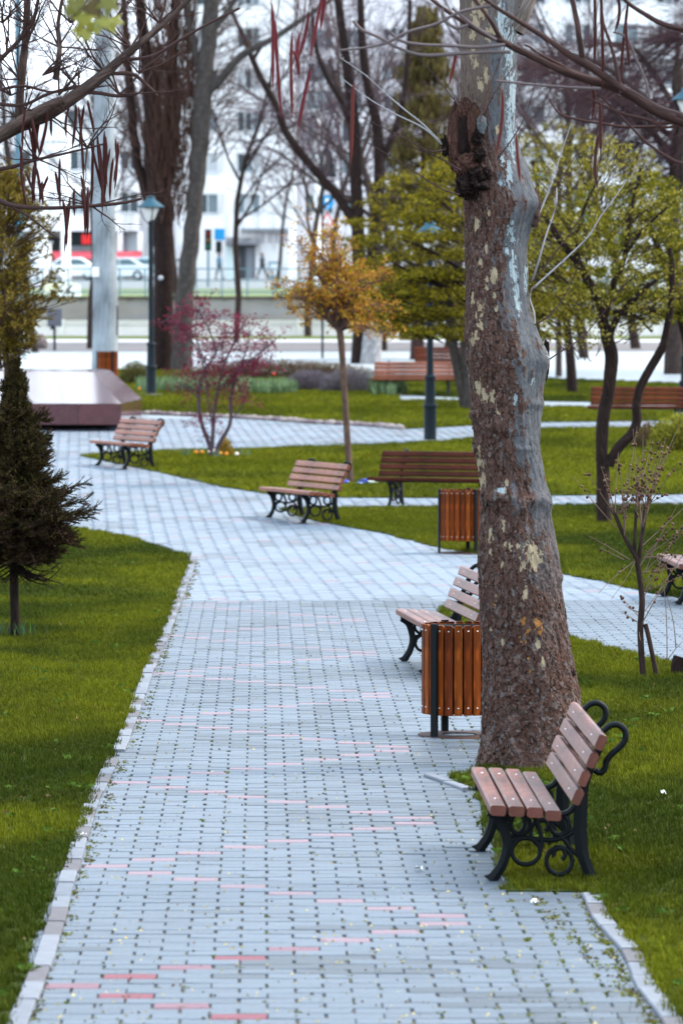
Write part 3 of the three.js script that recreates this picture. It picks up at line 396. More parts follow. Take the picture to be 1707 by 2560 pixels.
// ---------------------------------------------------------------- cream panel wall, concrete wall, railing
{
  const z = -165.8, y = terrain(z), w = thing('panel_wall', 'low cream wall of concrete panels and posts beyond the road', 'wall', [0, y, z]), step = 4.1, mc = [mat([.80, .77, .72], .8, { map: T_plasterWall }), mat([.76, .73, .69], .8, { map: T_plasterWall })];
  const panel = new Geo().box(-step / 2 + .11, 0, -.05, step / 2 - .11, .52, .05).build(), band = new Geo().box(-step / 2 + .11, .40, .05, step / 2 - .11, .415, .075).build(), post = new Geo().box(-.10, 0, -.09, .10, .60, .09).build(), cap = new Geo().box(-step / 2 + .10, .522, -.08, step / 2 - .10, .57, .08).build();
  for (let k = -5; k <= 5; k++) { put('panel', panel, mc[k & 1], w, [k * step + .6, 0, 0]); put('coping', cap, mc[0], w, [k * step + .6, 0, 0]); put('ledge', band, M.concrete, w, [k * step + .6, 0, 0]); put('post', post, mc[0], w, [(k - .5) * step + .6, 0, 0]); }
}
{
  const g = new Geo(); g.box(-60, 2.2, -192.6, 60, 3.52, -191.8); const w = thing('retaining_wall', 'stained grey concrete retaining wall below the railing', 'wall'); g.mesh('concrete_face', mat([.30, .285, .28], .9, { map: T_stain }), w);
  new Geo().box(-60, 3.522, -192.65, 60, 3.60, -191.72).mesh('coping', mat([.16, .12, .085], .9, { map: T_stain }), w);
  const z = -192.2, f = thing('railing', 'grey steel railing along the top of the concrete wall', 'railing', [0, 3.6, z]), mm = mat([.15, .22, .25], .5);
  const postG = new Geo().box(-.035, 0, -.035, .035, 1.12, .035).build(), pick = new Geo().box(-.011, 0, -.011, .011, .44, .011).build();
  for (let x = -16; x <= 16.1; x += 1.02) put('post', postG, mm, f, [x, 0, 0]);
  for (const yy of [1.08, .62, .14]) new Geo().box(-60, yy, -.025, 60, yy + .05, .025).mesh('rail', mm, f, [0, 0, .002]);
  for (let x = -14.9; x <= 14; x += .128) put('picket', pick, mm, f, [x, .185, 0]);
}
// ---------------------------------------------------------------- white apartment building
{
  const T_plaster = tex(512, 512, (u, v) => { const a = fbm(u * 5, v * 5, 5, 5), s = sm(.55, .75, fbm(u * 40, v * 3 + 7, 4, 3)), r = sm(.5, .62, fbm(u * 3 + 8, v * 3, 4, 3)); return .93 + .14 * (a - .5) - .22 * s * r; }); T_plaster.repeat.set(.07, .07);
  const Zb = -332, k = 332 / 12000, gy = 5.2; // metres per photograph pixel at the front wall
  const wallM = mat([.80, .79, .79], .85, { map: T_plaster }), wallM2 = mat([.74, .71, .73], .85, { map: T_plaster }), glass = mat([.055, .075, .085], .12), glass2 = mat([.16, .20, .22], .12), curtain = mat([.42, .44, .45], .5), frameM = mat([.74, .76, .77], .5), dark = mat([.05, .055, .06], .6);
  const frame = (w, h) => { const g = new Geo(), t = .07; g.box(-w / 2, -h / 2, -.02, w / 2, -h / 2 + t, .05).box(-w / 2, h / 2 - t, -.02, w / 2, h / 2, .05).box(-w / 2, -h / 2 + t, -.02, -w / 2 + t, h / 2 - t, .05).box(w / 2 - t, -h / 2 + t, -.02, w / 2, h / 2 - t, .05); return g.build(); };
  const wins = new Map();
  function windowAt(b, x, y, w, h, n, z) {
    const key = w + '_' + h; if (!wins.has(key)) wins.set(key, frame(w, h)); const f = put('window', wins.get(key), frameM, b, [x, y, z]);
    const gap = .06, pw = (w - .14 - gap * (n - 1)) / n; for (let q = 0; q < n; q++) put('pane', new THREE.BoxGeometry(pw, h - .14, .03), [glass, glass2, curtain][rnd() < .5 ? 0 : rnd() < .7 ? 1 : 2], f, [-w / 2 + .07 + pw / 2 + q * (pw + gap), 0, -.09]);
    for (let q = 1; q < n; q++) put('mullion', new THREE.BoxGeometry(gap, h - .14, .06), frameM, f, [-w / 2 + .07 + q * (pw + gap) - gap / 2, 0, 0]);
    put('sill', new THREE.BoxGeometry(w + .16, .06, .22), M.concrete, f, [0, -h / 2 - .035, .06]);
  }
  // wall with true openings: strips between the windows
  function facade(b, x0, x1, y0, y1, z, cols, rows, m, depth = 14) { // cols [[x,w,panes]], rows [[y,h]]
    const g = new Geo(), cs = cols.slice().sort((p, q) => p[0] - q[0]), rs = rows.slice().sort((p, q) => p[0] - q[0]); let y = y0;
    for (const [ry, rh] of rs) { const a = ry - rh / 2, c = ry + rh / 2; g.quad([x0, y, z], [x1, y, z], [x1, a, z], [x0, a, z]); let x = x0; for (const [cx, cw] of cs) { g.quad([x, a, z], [cx - cw / 2, a, z], [cx - cw / 2, c, z], [x, c, z]); const l = cx - cw / 2, r = cx + cw / 2, zi = z - .2; g.quad([l, a, z], [r, a, z], [r, a, zi], [l, a, zi]).quad([l, c, zi], [r, c, zi], [r, c, z], [l, c, z]).quad([l, a, z], [l, a, zi], [l, c, zi], [l, c, z]).quad([r, a, zi], [r, a, z], [r, c, z], [r, c, zi]); x = r; } g.quad([x, a, z], [x1, a, z], [x1, c, z], [x, c, z]); y = c; }
    g.quad([x0, y, z], [x1, y, z], [x1, y1, z], [x0, y1, z]); g.quad([x1, y0, z], [x1, y0, z - depth], [x1, y1, z - depth], [x1, y1, z]).quad([x0, y0, z - depth], [x0, y0, z], [x0, y1, z], [x0, y1, z - depth]).quad([x0, y1, z], [x1, y1, z], [x1, y1, z - depth], [x0, y1, z - depth]).quad([x1, y0, z - depth], [x0, y0, z - depth], [x0, y1, z - depth], [x1, y1, z - depth]);
    g.mesh('wall', m, b); for (const [ry, rh] of rs) for (const [cx, cw, n] of cs) windowAt(b, cx, ry, cw - .01, rh - .01, n, z - .12);
  }
  const X = u => (u - 853.5) * k, Y = v => 2.9 + (785 - v) * k;
  const rowsAll = [510, 408, 305, 200, 96, -8].map(v => [Y(v), 1.4]);
  const A = thing('apartment_building', 'white apartment building with three pane windows and a dark street door', 'building');
  facade(A, X(440), X(735), gy - .5, Y(-130), Zb, [[X(520), 1.5, 2], [X(622), 1.62, 3]], rowsAll, wallM);
  const B = thing('apartment_building', 'pinkish grey apartment wing standing behind the bare trees', 'building');
  facade(B, X(736), X(1240), gy - .5, Y(-150), Zb - 1.5, [[X(800), 1.9, 3], [X(880), 1.5, 2], [X(985), 1.6, 3], [X(1080), 1.6, 3], [X(1180), 1.6, 2]], [510, 408, 330, 250, 180, 96].map(v => [Y(v), 1.45]), wallM2);
  const C = thing('apartment_building', 'white apartment wing seen above the yellow green trees', 'building');
  facade(C, X(1241), X(1960), gy - .5, Y(-170), Zb + 1.2, [[X(1330), 1.7, 2], [X(1440), 1.9, 3], [X(1560), 1.7, 2], [X(1665), 1.7, 3], [X(1780), 1.7, 3]], [590, 490, 390, 290, 190, 90, -10].map(v => [Y(v), 1.4]), wallM);
  for (const v of [252, 150]) new Geo().box(X(1250), Y(v) - .15, Zb + 1.2, X(1950), Y(v), Zb + 2.2).mesh('balcony_slab', M.concrete, C);
  for (const v of [340, 235, 130]) for (const u of [1000, 1120]) { new Geo().box(X(u) - 1.6, Y(v) - .1, Zb - 1.5, X(u) + 1.6, Y(v) + .05, Zb - .4).mesh('balcony_slab', M.concrete, B); new Geo().box(X(u) - 1.6, Y(v) + .05, Zb - .5, X(u) + 1.6, Y(v) + 1, Zb - .4).mesh('balcony_front', mat([.50, .47, .49], .8), B); }
  // street door, canopy and ledge
  { const d = put('door', new Geo().box(X(590), gy, Zb + .01, X(638), Y(612), Zb + .06).build(), mat([.10, .085, .10], .4), A); put('door_leaf', new Geo().box(X(616), gy, Zb + .062, X(634), Y(618), Zb + .11).build(), mat([.20, .22, .25], .25), d); put('door_leaf', new Geo().box(X(594), gy, Zb + .062, X(611), Y(618), Zb + .11).build(), mat([.05, .06, .07], .25), d); }
  new Geo().box(X(566), Y(613), Zb + .01, X(648), Y(594), Zb + 1.5).mesh('canopy', mat([.30, .30, .33], .8, { map: T_stain }), A);
  new Geo().box(X(604), Y(578), Zb + .01, X(726), Y(572), Zb + .7).mesh('ledge', mat([.22, .23, .25], .8), A);
  for (let q = 0; q < 4; q++) new Geo().box(X(652 + q * 18), Y(608), Zb + .01, X(662 + q * 18), Y(582), Zb + .05).mesh('vent_panel', mat([.45, .43, .46], .7), A);
  new Geo().box(X(566), gy, Zb + .01, X(585), Y(614), Zb + .12).mesh('pilaster', mat([.62, .74, .74], .6), A);
  new Geo().box(X(672), Y(700), Zb + .8, X(702), Y(655), Zb + 1.2).mesh('notice_board', mat([.10, .20, .24], .5), A); new Geo().box(X(676), Y(690), Zb + 1.201, X(698), Y(660), Zb + 1.22).mesh('notice_sheet', mat([.62, .66, .70], .6), A);
  // shops to the left
  const S = thing('shop_building', 'white block with a dark shop front and a red awning', 'building'), zs = Zb + 3;
  facade(S, X(-190), X(352), Y(580), Y(235), zs, [[X(-60), 1.6, 2], [X(60), 1.6, 2], [X(205), 1.7, 2], [X(330), 1.3, 2]], [510, 405, 305].map(v => [Y(v), 1.4]), wallM);
  new Geo().box(X(-190), gy - .4, zs - 3, X(352), Y(580), zs - 2.8).mesh('shop_back_wall', mat([.5, .5, .5], .8), S);
  for (const [a, b, t, bt, m] of [[116, 152, 592, 668, dark], [176, 246, 580, 614, mat([.03, .05, .055], .2)], [180, 208, 616, 636, mat([.40, .44, .5], .4)], [250, 286, 590, 620, dark], [286, 318, 584, 640, mat([.45, .40, .46], .4)], [320, 348, 582, 672, mat([.55, .58, .62], .4)], [122, 150, 645, 690, dark], [184, 214, 648, 690, dark], [310, 336, 648, 690, dark], [252, 282, 622, 690, mat([.42, .48, .52], .4)]]) new Geo().box(X(a), Y(bt), zs - 2.78, X(b), Y(t), zs - 2.6).mesh('shop_window', m, S);
  for (const u of [-180, 98, 160, 249, 300, 350]) new Geo().box(X(u), gy - .4, zs - .5, X(u) + .35, Y(580) - .003, zs - .05).mesh('pillar', wallM, S);
  const red = mat([.52, .08, .10], .7); for (const [a, b] of [[122, 246], [286, 358]]) { const g = new Geo(); g.quad([X(a), Y(646), zs + 1.3], [X(b), Y(646), zs + 1.3], [X(b), Y(630), zs - .04], [X(a), Y(630), zs - .04]).quad([X(a), Y(650), zs + 1.3], [X(b), Y(650), zs + 1.3], [X(b), Y(646), zs + 1.3], [X(a), Y(646), zs + 1.3]); g.mesh('awning', red, S); }
  new Geo().box(X(212), Y(612), zs - .04, X(234), Y(588), zs + .12).mesh('shop_sign', mat([.62, .03, .03], .5), S); new Geo().box(X(342), Y(642), zs + .1, X(360), Y(630), zs + .3).mesh('shop_sign', mat([.5, .03, .05], .5), S);
  // filler block behind the twin trunks
  const D = thing('apartment_building', 'pale narrow block behind the twin trunked tree', 'building'); facade(D, X(353), X(439), gy - .5, Y(120), Zb + .5, [[X(395), 1.5, 2]], [590, 500, 405, 305, 200].map(v => [Y(v), 1.4]), wallM2);
  // far left block, pale and lower
}
// ---------------------------------------------------------------- masts, signs and signals
function mast(name, label, cat, u0, u1, x, z, h, r0, r1, m, sides = 12) { const t = thing(name, label, cat, place(x, z)); new Geo().lathe([[r0 * 1.15, 0], [r0 * 1.15, .2], [r0, .22], [r1, h], [.001, h + .01]], sides).mesh('shaft', m, t); return t; }
mast('tram_mast', 'thick white mast before the pinkish building wing', 'mast', 0, 0, -2.672, -262, 11.0, .22, .19, M.white);
mast('tram_mast', 'thick white mast beside the blue arrow sign', 'mast', 0, 0, -1.32, -262, 9.6, .20, .17, M.white);
mast('tram_mast', 'thick white mast in front of the white parked car', 'mast', 0, 0, -15.456, -270, 9, .26, .25, M.white);
mast('tram_mast', 'thick white mast beside the dark shop window', 'mast', 0, 0, -16.219, -262, 7, .22, .2, M.white);
{ const t = mast('street_light_pole', 'thin bluish pole with a flared foot behind the conifer', 'pole', 0, 0, -9.524, -142, 11, .12, .09, mat([.09, .16, .20], .5)); new Geo().lathe([[.24, 0], [.22, .08], [.13, .55], [.12, .6]], 12).mesh('foot', mat([.10, .15, .17], .6), t); new Geo().box(-.16, 5.556 - terrain(-142), .1, .16, 6.499 - terrain(-142), .3).mesh('cabinet', mat([.04, .30, .46], .5), t); }
{ // weathered concrete pole
  const z = -121.5, t = thing('utility_pole', 'pale weathered concrete utility pole with a small white box', 'pole', place(-5.984, z)), y = terrain(z), T = tex(256, 1024, (u, v) => { const a = fbm(u * 8, v * 20, 4, 4), b = fbm(u * 30, v * 9, 3, 2); const k = .62 + .5 * (a - .5) + .4 * (b - .5); return [k * .97, k, k * 1.03]; }); T.repeat.set(.5, .12);
  const pts = []; for (let k = 0; k <= 40; k++) { const q = k / 40; pts.push([.02 * Math.sin(q * 9), q * 9.8, 0]); } const g = new Geo(); g.tube(pts, q => .335 - .10 * q, 14, true); g.mesh('shaft', mat([.36, .39, .41], .9, { map: T, bumpMap: T_barkBump, bumpScale: .01 }), t);
  new Geo().box(-.30, 3.84 - y, .18, -.12, 4.082 - y, .38).mesh('meter_box', M.white, t); new Geo().box(.24, 2.364 - y, -.1, .34, 3.102 - y, .12).mesh('dark_slit', M.black, t);  // black box drawn in place of the dark damage slit
  new Geo().lathe([[.26, 0], [.27, .03], [.27, .08], [.26, .1]], 12).mesh('band', M.steel, t, [0, 5.576 - y, 0]);
}
function signal(label, u, v, d) { const z = -d, y = terrain(z), t = thing('traffic_light', label, 'traffic light', place(u, z)), h = v - y; new Geo().lathe([[.07, 0], [.06, h + .3], [.001, h + .31]], 10).mesh('pole', mat([.10, .16, .19], .5), t); new Geo().box(-.17, h - .55, .06, .17, h + .55, .34).mesh('housing', M.black, t); for (const [q, c] of [[.33, [.14, .01, .01]], [0, [.12, .06, .01]], [-.33, [.01, .08, .05]]]) put('lens', new THREE.CylinderGeometry(.11, .11, .03, 12), mat(c, .25), t, [0, h + q, .35], [P2, 0, 0]); return t; }
signal('black traffic light beside the pale utility pole', -12.08, 6.751, 240);
{ const t = signal('black traffic light with a small blue sign near the street door', -6.921, 6.745, 250); const h = 7.036 - terrain(-250); new Geo().box(.32, h - .30, 0, .86, h + .30, .05).mesh('blue_sign', mat([.02, .24, .50], .5), t); new Geo().box(.40, h - .95, 0, .70, h - .35, .28).mesh('housing', M.black, t); }
signal('black traffic light under the warning triangle', -0.456, 6.822, 255);
{ // arrow and warning signs on one post
  const d = 250, z = -d, y = terrain(z), t = thing('road_sign', 'round blue arrow sign above a red edged warning triangle', 'road sign', place(-0.739, z)), h1 = 8.697 - y, h2 = 7.804 - y;
  new Geo().lathe([[.04, 0], [.04, h1 + .2], [.001, h1 + .21]], 8).mesh('post', M.steel, t);
  const disc = put('arrow_disc', new THREE.CylinderGeometry(.35, .35, .03, 28), mat([.015, .27, .60], .45), t, [0, h1, .07], [P2, 0, 0]);
  const ar = new THREE.Shape(); ar.moveTo(-.05, -.24); ar.lineTo(.05, -.24); ar.lineTo(.05, .05); ar.lineTo(.15, .05); ar.lineTo(0, .26); ar.lineTo(-.15, .05); ar.lineTo(-.05, .05); put('arrow', new THREE.ExtrudeGeometry(ar, { depth: .012, bevelEnabled: false }), M.white, t, [0, h1, .088]);
  const tri = (s, dp) => { const q = new THREE.Shape(); q.moveTo(-s, -s * .58); q.lineTo(s, -s * .58); q.lineTo(0, s * 1.15); q.closePath(); return new THREE.ExtrudeGeometry(q, { depth: dp, bevelEnabled: false }); };
  put('triangle', tri(.40, .02), mat([.55, .03, .04], .45), t, [0, h2 - .04, .06]); put('triangle_face', tri(.26, .012), M.white, t, [0, h2 - .045, .083]); put('symbol', new Geo().box(-.03, -.08, 0, .03, .10, .01).build(), M.black, t, [0, h2 - .06, .097]);
}
{ // cut-out blue sign seen through the leaves
  const t = thing('blue_sign', 'bright blue sign pair glimpsed through the yellow green leaves', 'road sign', place(11.768, -230)), y = terrain(-230); new Geo().lathe([[.04, 0], [.04, 7.679 - y], [.001, 7.699 - y]], 8).mesh('post', M.steel, t); for (const [v, r] of [[536, .2], [552, .26], [566, .17]]) put('disc', new THREE.CylinderGeometry(r, r, .03, 20), mat([.02, .33, .60], .45), t, [v === 536 ? -.1 : .06, 7.66 - y - (v - 536) / 52, .07], [P2, 0, 0]);
}
{ // post box bin beside the road and the boulder next to it
  const z = -148, t = thing('post_mounted_bin', 'dark grey box bin on a thin post beside the road', 'litter bin', place(-8.829, z), .5); new Geo().box(-.17, .75, -.17, .17, 1.30, .17).mesh('box', mat([.09, .095, .12], .6), t); new Geo().box(-.03, 0, -.03, .03, .75, .03).mesh('post', M.black, t); new Geo().box(-.172, .66, .05, -.11, .80, .172).mesh('bracket', M.black, t);
  const g = new THREE.IcosahedronGeometry(.26, 2), p = g.attributes.position; for (let i = 0; i < p.count; i++) { const k = .8 + .5 * n3(p.getX(i) * 5, p.getY(i) * 5 + 7, p.getZ(i) * 5); p.setXYZ(i, p.getX(i) * k, p.getY(i) * k * 1.1, p.getZ(i) * k); } g.computeVertexNormals(); tag(put('boulder', g, mat([.20, .165, .16], .9, { map: T_speck }), null, [-9.448, terrain(-150) + .2, -150]), 'small brown boulder beside the post mounted bin', 'boulder');
}
{ // overhead tram cables
  const y = terrain(-262); [[8.2, -262, 'lowest'], [9.3, -262.6, 'middle'], [10.2, -261.5, 'topmost']].forEach(([h, z, w]) => { const pts = []; for (let k = 0; k <= 24; k++) { const t = k / 24; pts.push([mixn(-30, 30, t), y + h - .5 * Math.sin(Math.PI * ((t * 3) % 1)) , z]); } const t = thing('tram_cable', w + ' of the thin dark tram cables strung before the building', 'cable', [0, 0, 0], 0, 'tram cables'); new Geo().tube(pts, .025, 4).mesh('wire', M.black, t); });
}
// ---------------------------------------------------------------- parked cars
function car(label, x, z, color, turn = 0) {
  const c = thing('parked_car', label, 'car', place(x, z), turn, 'cars parked in front of the shops'), body = mat(color, .25), W = 1.68;
  const ext = (pts, w, name, m, par, dz = 0) => { const s = new THREE.Shape(); pts.forEach((p, i) => i ? s.lineTo(...p) : s.moveTo(...p)); s.closePath(); return put(name, new THREE.ExtrudeGeometry(s, { depth: w, bevelEnabled: true, bevelSize: .03, bevelThickness: .04, bevelSegments: 2 }), m, par, [0, 0, -w / 2 + dz]); };
  const b = ext([[-2.05, .3], [-2.1, .62], [-2.02, .86], [-1.1, .96], [-.55, 1.38], [.85, 1.42], [1.55, 1.0], [2.02, .93], [2.1, .6], [2.05, .3], [1.65, .28], [1.5, .5], [1.2, .58], [.95, .28], [-.95, .28], [-1.2, .58], [-1.5, .5], [-1.65, .28]], W - .1, 'body', body, c);
  for (const s of [-1, 1]) { const wz = s * (W / 2); for (const p of [[[-.92, .98], [-.48, 1.32], [.1, 1.34], [.1, .98]], [[.18, .98], [.18, 1.34], [.80, 1.33], [1.3, .99]]]) { const q = new THREE.Shape(); p.forEach((v, i) => i ? q.lineTo(...v) : q.moveTo(...v)); put('side_window', new THREE.ExtrudeGeometry(q, { depth: .015, bevelEnabled: false }), mat([.10, .16, .18], .1), b, [0, 0, W / 2 - .05 + s * (W / 2 - .001) + (s > 0 ? .005 : -.02)]); } for (const x of [-1.3, 1.3]) { const w = put('wheel', new THREE.CylinderGeometry(.31, .31, .2, 18), M.rubber, c, [x, .31, wz - s * .1], [P2, 0, 0]); put('rim', new THREE.CylinderGeometry(.19, .19, .21, 12), M.steel, w); } }
  put('headlight', new THREE.BoxGeometry(.1, .14, 1.3), mat([.75, .75, .72], .2), c, [-2.06, .72, 0]); put('tail_light', new THREE.BoxGeometry(.1, .16, 1.3), mat([.35, .02, .02], .3), c, [2.06, .78, 0]);
  return c;
}
car('white car parked before the red awning', -17.59, -310, [.80, .81, .80]);
car('pale silver car half hidden by the utility pole', -14.323, -308, [.62, .68, .70]);
car('light blue car standing by the lamp post', -13.373, -314, [.45, .60, .66]);
car('white van like car at the kerb past the shop front', -20.821, -312, [.78, .80, .80]);
{ // white street kiosk and yellow-white concrete blocks at the kerb
  const t = thing('kiosk', 'white kiosk box beside the shop windows', 'kiosk', place(-20.088, -316)); new Geo().box(-1, 0, -.6, 1, 2.4, .6).mesh('cabin', M.white, t); new Geo().box(-1.1, 2.4, -.7, 1.1, 2.5, .7).mesh('roof', M.concrete, t);
  const b = thing('barrier_block', 'pale yellow barrier block behind the railing', 'barrier', place(-12.008, -205)); new Geo().prism([[-.3, 0], [.3, 0], [.2, .55], [-.2, .55]].reverse(), 1.5).mesh('block', mat([.70, .66, .46], .8), b);
  const c2 = thing('barrier_block', 'white barrier block behind the railing', 'barrier', place(-11.462, -202)); new Geo().prism([[-.3, 0], [.3, 0], [.2, .5], [-.2, .5]].reverse(), 1.0).mesh('block', M.white, c2);
}

// ---------------------------------------------------------------- the mottled plane tree
const branchTube = (g, pts, r0, r1, sides = 6, n = 4) => g.tube(smooth(pts, n), t => mixn(r0, r1, t), sides);
{
  const D = 30.6, K = D / 12000, pt = thing('plane_tree', 'large plane tree with mottled peeling brown, grey and cream bark', 'tree', [0, 0, 0]);
  // outline of the trunk: height on the picture line, left and right edge, in units of 1/393 m
  const E = [[-420, 1150, 1262], [-200, 1150, 1275], [0, 1148, 1290], [82, 1148, 1287], [164, 1149, 1286], [246, 1149, 1284], [328, 1151, 1286], [383, 1152, 1297], [437, 1155, 1320], [492, 1158, 1335], [530, 1161, 1336], [559, 1163, 1328], [614, 1163, 1317], [696, 1164, 1318], [778, 1165, 1325], [833, 1165, 1342], [887, 1168, 1357], [930, 1176, 1358], [959, 1180, 1357], [1014, 1181, 1353], [1112, 1184, 1352], [1178, 1197, 1361], [1240, 1202, 1375], [1265, 1203, 1375], [1315, 1200, 1382], [1397, 1197, 1394], [1525, 1201, 1413], [1597, 1206, 1424], [1670, 1208, 1436], [1742, 1207, 1450], [1814, 1206, 1468], [1880, 1205, 1486], [1925, 1202, 1500], [1960, 1196, 1514]];
  const X = u => (u - 853.5) * K, Y = v => 2.9 + (785 - v) * K;
  const at = v => { let k = 0; while (k < E.length - 2 && E[k + 1][0] < v) k++; const a = E[Math.max(0, k - 1)], b = E[k], c = E[k + 1], d = E[Math.min(E.length - 1, k + 2)], t = clamp((v - b[0]) / (c[0] - b[0])), f = q => { const m0 = (c[q] - a[q]) / (c[0] - a[0]) * (c[0] - b[0]), m1 = (d[q] - b[q]) / (d[0] - b[0]) * (c[0] - b[0]); const t2 = t * t, t3 = t2 * t; return b[q] * (2 * t3 - 3 * t2 + 1) + m0 * (t3 - 2 * t2 + t) + c[q] * (-2 * t3 + 3 * t2) + m1 * (t3 - t2); }; return [f(1), f(2)]; };
  // knots and swellings: u, v, width, height, push in metres (on the side that faces the path)
  const bumps = [[1325, 505, 16, 26, .03], [1336, 556, 10, 12, .028], [1232, 1062, 26, 14, .03], [1246, 1240, 34, 22, .05], [1320, 1248, 40, 16, .028], [1298, 1270, 18, 14, .03], [1190, 1035, 12, 18, .025], [1250, 1075, 22, 8, .018], [1180, 835, 12, 22, .022], [1352, 900, 14, 40, .03], [1365, 1262, 12, 24, .03], [1404, 1440, 10, 14, .02], [1190, 1120, 10, 16, .02], [1340, 1010, 20, 10, .014], [1300, 1120, 24, 6, .012], [1230, 1158, 30, 8, .012], [1285, 1330, 34, 10, .014], [1236, 690, 9, 12, .012], [1270, 640, 12, 9, .012], [1195, 760, 8, 12, .014]];
  const NA = 168, NV = 620, v0 = -420, v1 = 1960, g = new Geo(), P = [];
  for (let j = 0; j <= NV; j++) {
    const v = mixn(v0, v1, j / NV), [l, r] = at(v), cu = (l + r) / 2, R = (r - l) / 2 * K, foot = sm(1830, 1960, v);
    for (let i = 0; i <= NA; i++) {
      const a = i / NA * Math.PI * 2, ca = Math.sin(a), sa = Math.cos(a), u = cu + (r - l) / 2 * ca; // a = 0 faces the path end
      const nx = Math.sin(a) * 2.2, nz = Math.cos(a) * 2.2, y = -v * K;
      let d = .020 * (n3(nx + 5, y * 2.3, nz + 9) - .5) * 2 + .008 * (n3(nx * 4 + 2, y * 9, nz * 4) - .5) * 2; d += foot * .05 * Math.cos(a * 5 + .8) ;
      const flake = .0045 * (sm(.48, .56, n3(nx * 7, y * 15 + 40, nz * 7)) - .5) * (.5 + .8 * sm(400, 1500, v)); d += flake + .003 * (n3(nx * 22, y * 55, nz * 22) - .5);
      if (sa > -.25) for (const b of bumps) { const q = ((u - b[0]) / b[2]) ** 2 + ((v - b[1]) / b[3]) ** 2; if (q < 9) d += b[4] * Math.exp(-q) * (Math.abs(ca) > .9 ? 1 : .9); }
      P.push([X(cu) + (R + d) * ca, Y(v), -D + (R * .97 + d) * sa, i / NA, 1 - (v - v0) / (v1 - v0)]);
    }
  }
  for (const p of P) g.v(p[0], p[1], p[2], 0, 1, 0, p[3], p[4]);
  for (let j = 0; j < NV; j++) for (let i = 0; i < NA; i++) { const o = j * (NA + 1) + i, q = o + NA + 1; g.i.push(o, q, q + 1, o, q + 1, o + 1); }
  const geo = g.build(); geo.computeVertexNormals();
  { const n = geo.attributes.normal; for (let j = 0; j <= NV; j++) { const a = j * (NA + 1), b = a + NA; const s = V(n.getX(a) + n.getX(b), n.getY(a) + n.getY(b), n.getZ(a) + n.getZ(b)).normalize(); n.setXYZ(a, s.x, s.y, s.z); n.setXYZ(b, s.x, s.y, s.z); } }
  // bark: brown plates, smooth blue-grey runs with bluish side light painted in, cream and rust patches where plates fell
  const cream = [[1197, 660, 5, 9], [1189, 560, 5, 15], [1219, 534, 4, 6], [1212, 625, 3, 10], [1231, 680, 5, 11], [1213, 700, 4, 8], [1231, 690, 9, 18], [1213, 718, 5, 8], [1214, 720, 3, 6], [1233, 740, 4, 7], [1236, 770, 4, 9], [1182, 745, 4, 14], [1199, 775, 8, 16], [1188, 790, 4, 12], [1198, 812, 6, 12], [1212, 812, 3, 5], [1245, 833, 4, 8], [1184, 850, 5, 14], [1191, 838, 4, 12], [1196, 972, 7, 22], [1208, 985, 8, 16], [1225, 980, 6, 7], [1228, 1004, 8, 14], [1240, 1030, 5, 8], [1198, 1150, 6, 28], [1204, 1190, 7, 26], [1226, 1182, 5, 6], [1262, 1212, 4, 14], [1256, 1305, 4, 14], [1222, 1362, 8, 20], [1270, 1362, 10, 8], [1320, 1378, 16, 28], [1334, 1395, 14, 20], [1304, 1390, 9, 22], [1292, 1362, 8, 8], [1252, 1408, 5, 8], [1298, 1416, 5, 12], [1308, 1470, 5, 18], [1236, 1488, 4, 12], [1232, 1510, 4, 8], [1340, 1604, 6, 10], [1350, 1652, 6, 12], [1252, 1600, 3, 9], [1224, 1570, 3, 5], [1224, 1330, 5, 10], [1194, 28, 14, 22], [1186, 60, 8, 18], [1178, 90, 6, 14], [1222, 90, 12, 16], [1212, 200, 8, 20], [1198, 215, 6, 14], [1178, 140, 8, 12], [1184, 164, 6, 12], [1240, 330, 5, 12]], rust = [[1306, 1545, 6, 8], [1316, 1566, 5, 8], [1307, 1586, 8, 10], [1338, 1556, 8, 12], [1346, 1570, 6, 9], [1319, 1672, 5, 5], [1230, 1510, 4, 8], [1316, 1640, 3, 4]], pale = [[1270, 440, 7, 26], [1250, 460, 6, 7], [1274, 580, 7, 20], [1282, 600, 9, 9], [1280, 650, 6, 26], [1284, 690, 7, 24], [1289, 735, 7, 24], [1292, 765, 6, 16], [1263, 628, 5, 9], [1313, 700, 5, 22], [1316, 680, 4, 14], [1284, 1000, 5, 10], [1330, 945, 5, 12], [1254, 405, 5, 10], [1282, 396, 5, 12], [1360, 860, 6, 30], [1256, 1220, 9, 8], [1250, 60, 10, 40], [1268, 130, 10, 50], [1275, 250, 9, 60], [1272, 330, 8, 40], [1280, 380, 6, 20]];
  const S = 1024, Q = 2048; const hit = (list, u, v, w) => { let m = 0; for (const b of list) { const q = Math.hypot((u - b[0]) / b[2], (v - b[1]) / b[3]) + w; if (q < 1.35) m = Math.max(m, sm(1.12, .96, q)); } return m; };
  const bandOf = list => { const o = Array.from({ length: 49 }, () => []); for (const b of list) for (let k = 0; k < 49; k++) if (Math.abs(v0 + (k + .5) * 50 - b[1]) < b[3] * 1.5 + 30) o[k].push(b); return o; };
  const bc = bandOf(cream), br = bandOf(rust), bp = bandOf(pale), hgt = new Float32Array(S * Q);
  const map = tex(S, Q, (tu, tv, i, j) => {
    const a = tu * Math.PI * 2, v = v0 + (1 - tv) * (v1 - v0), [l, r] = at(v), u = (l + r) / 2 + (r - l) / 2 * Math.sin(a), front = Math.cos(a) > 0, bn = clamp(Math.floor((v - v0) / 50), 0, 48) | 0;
    const px = tu * 26, py = v * .018, w1 = fbm(px * 2, py * 2.2, 3, 52), w2 = fbm(px * 4 + 9, py * 5, 3, 104), fine = fbm(px * 9, py * 14, 3, 234), plate = fbm(px * 1.2 + w1 * 1.4, py * .8 + w2, 4, 26), low = sm(1150, 1650, v), high = sm(420, 140, v);
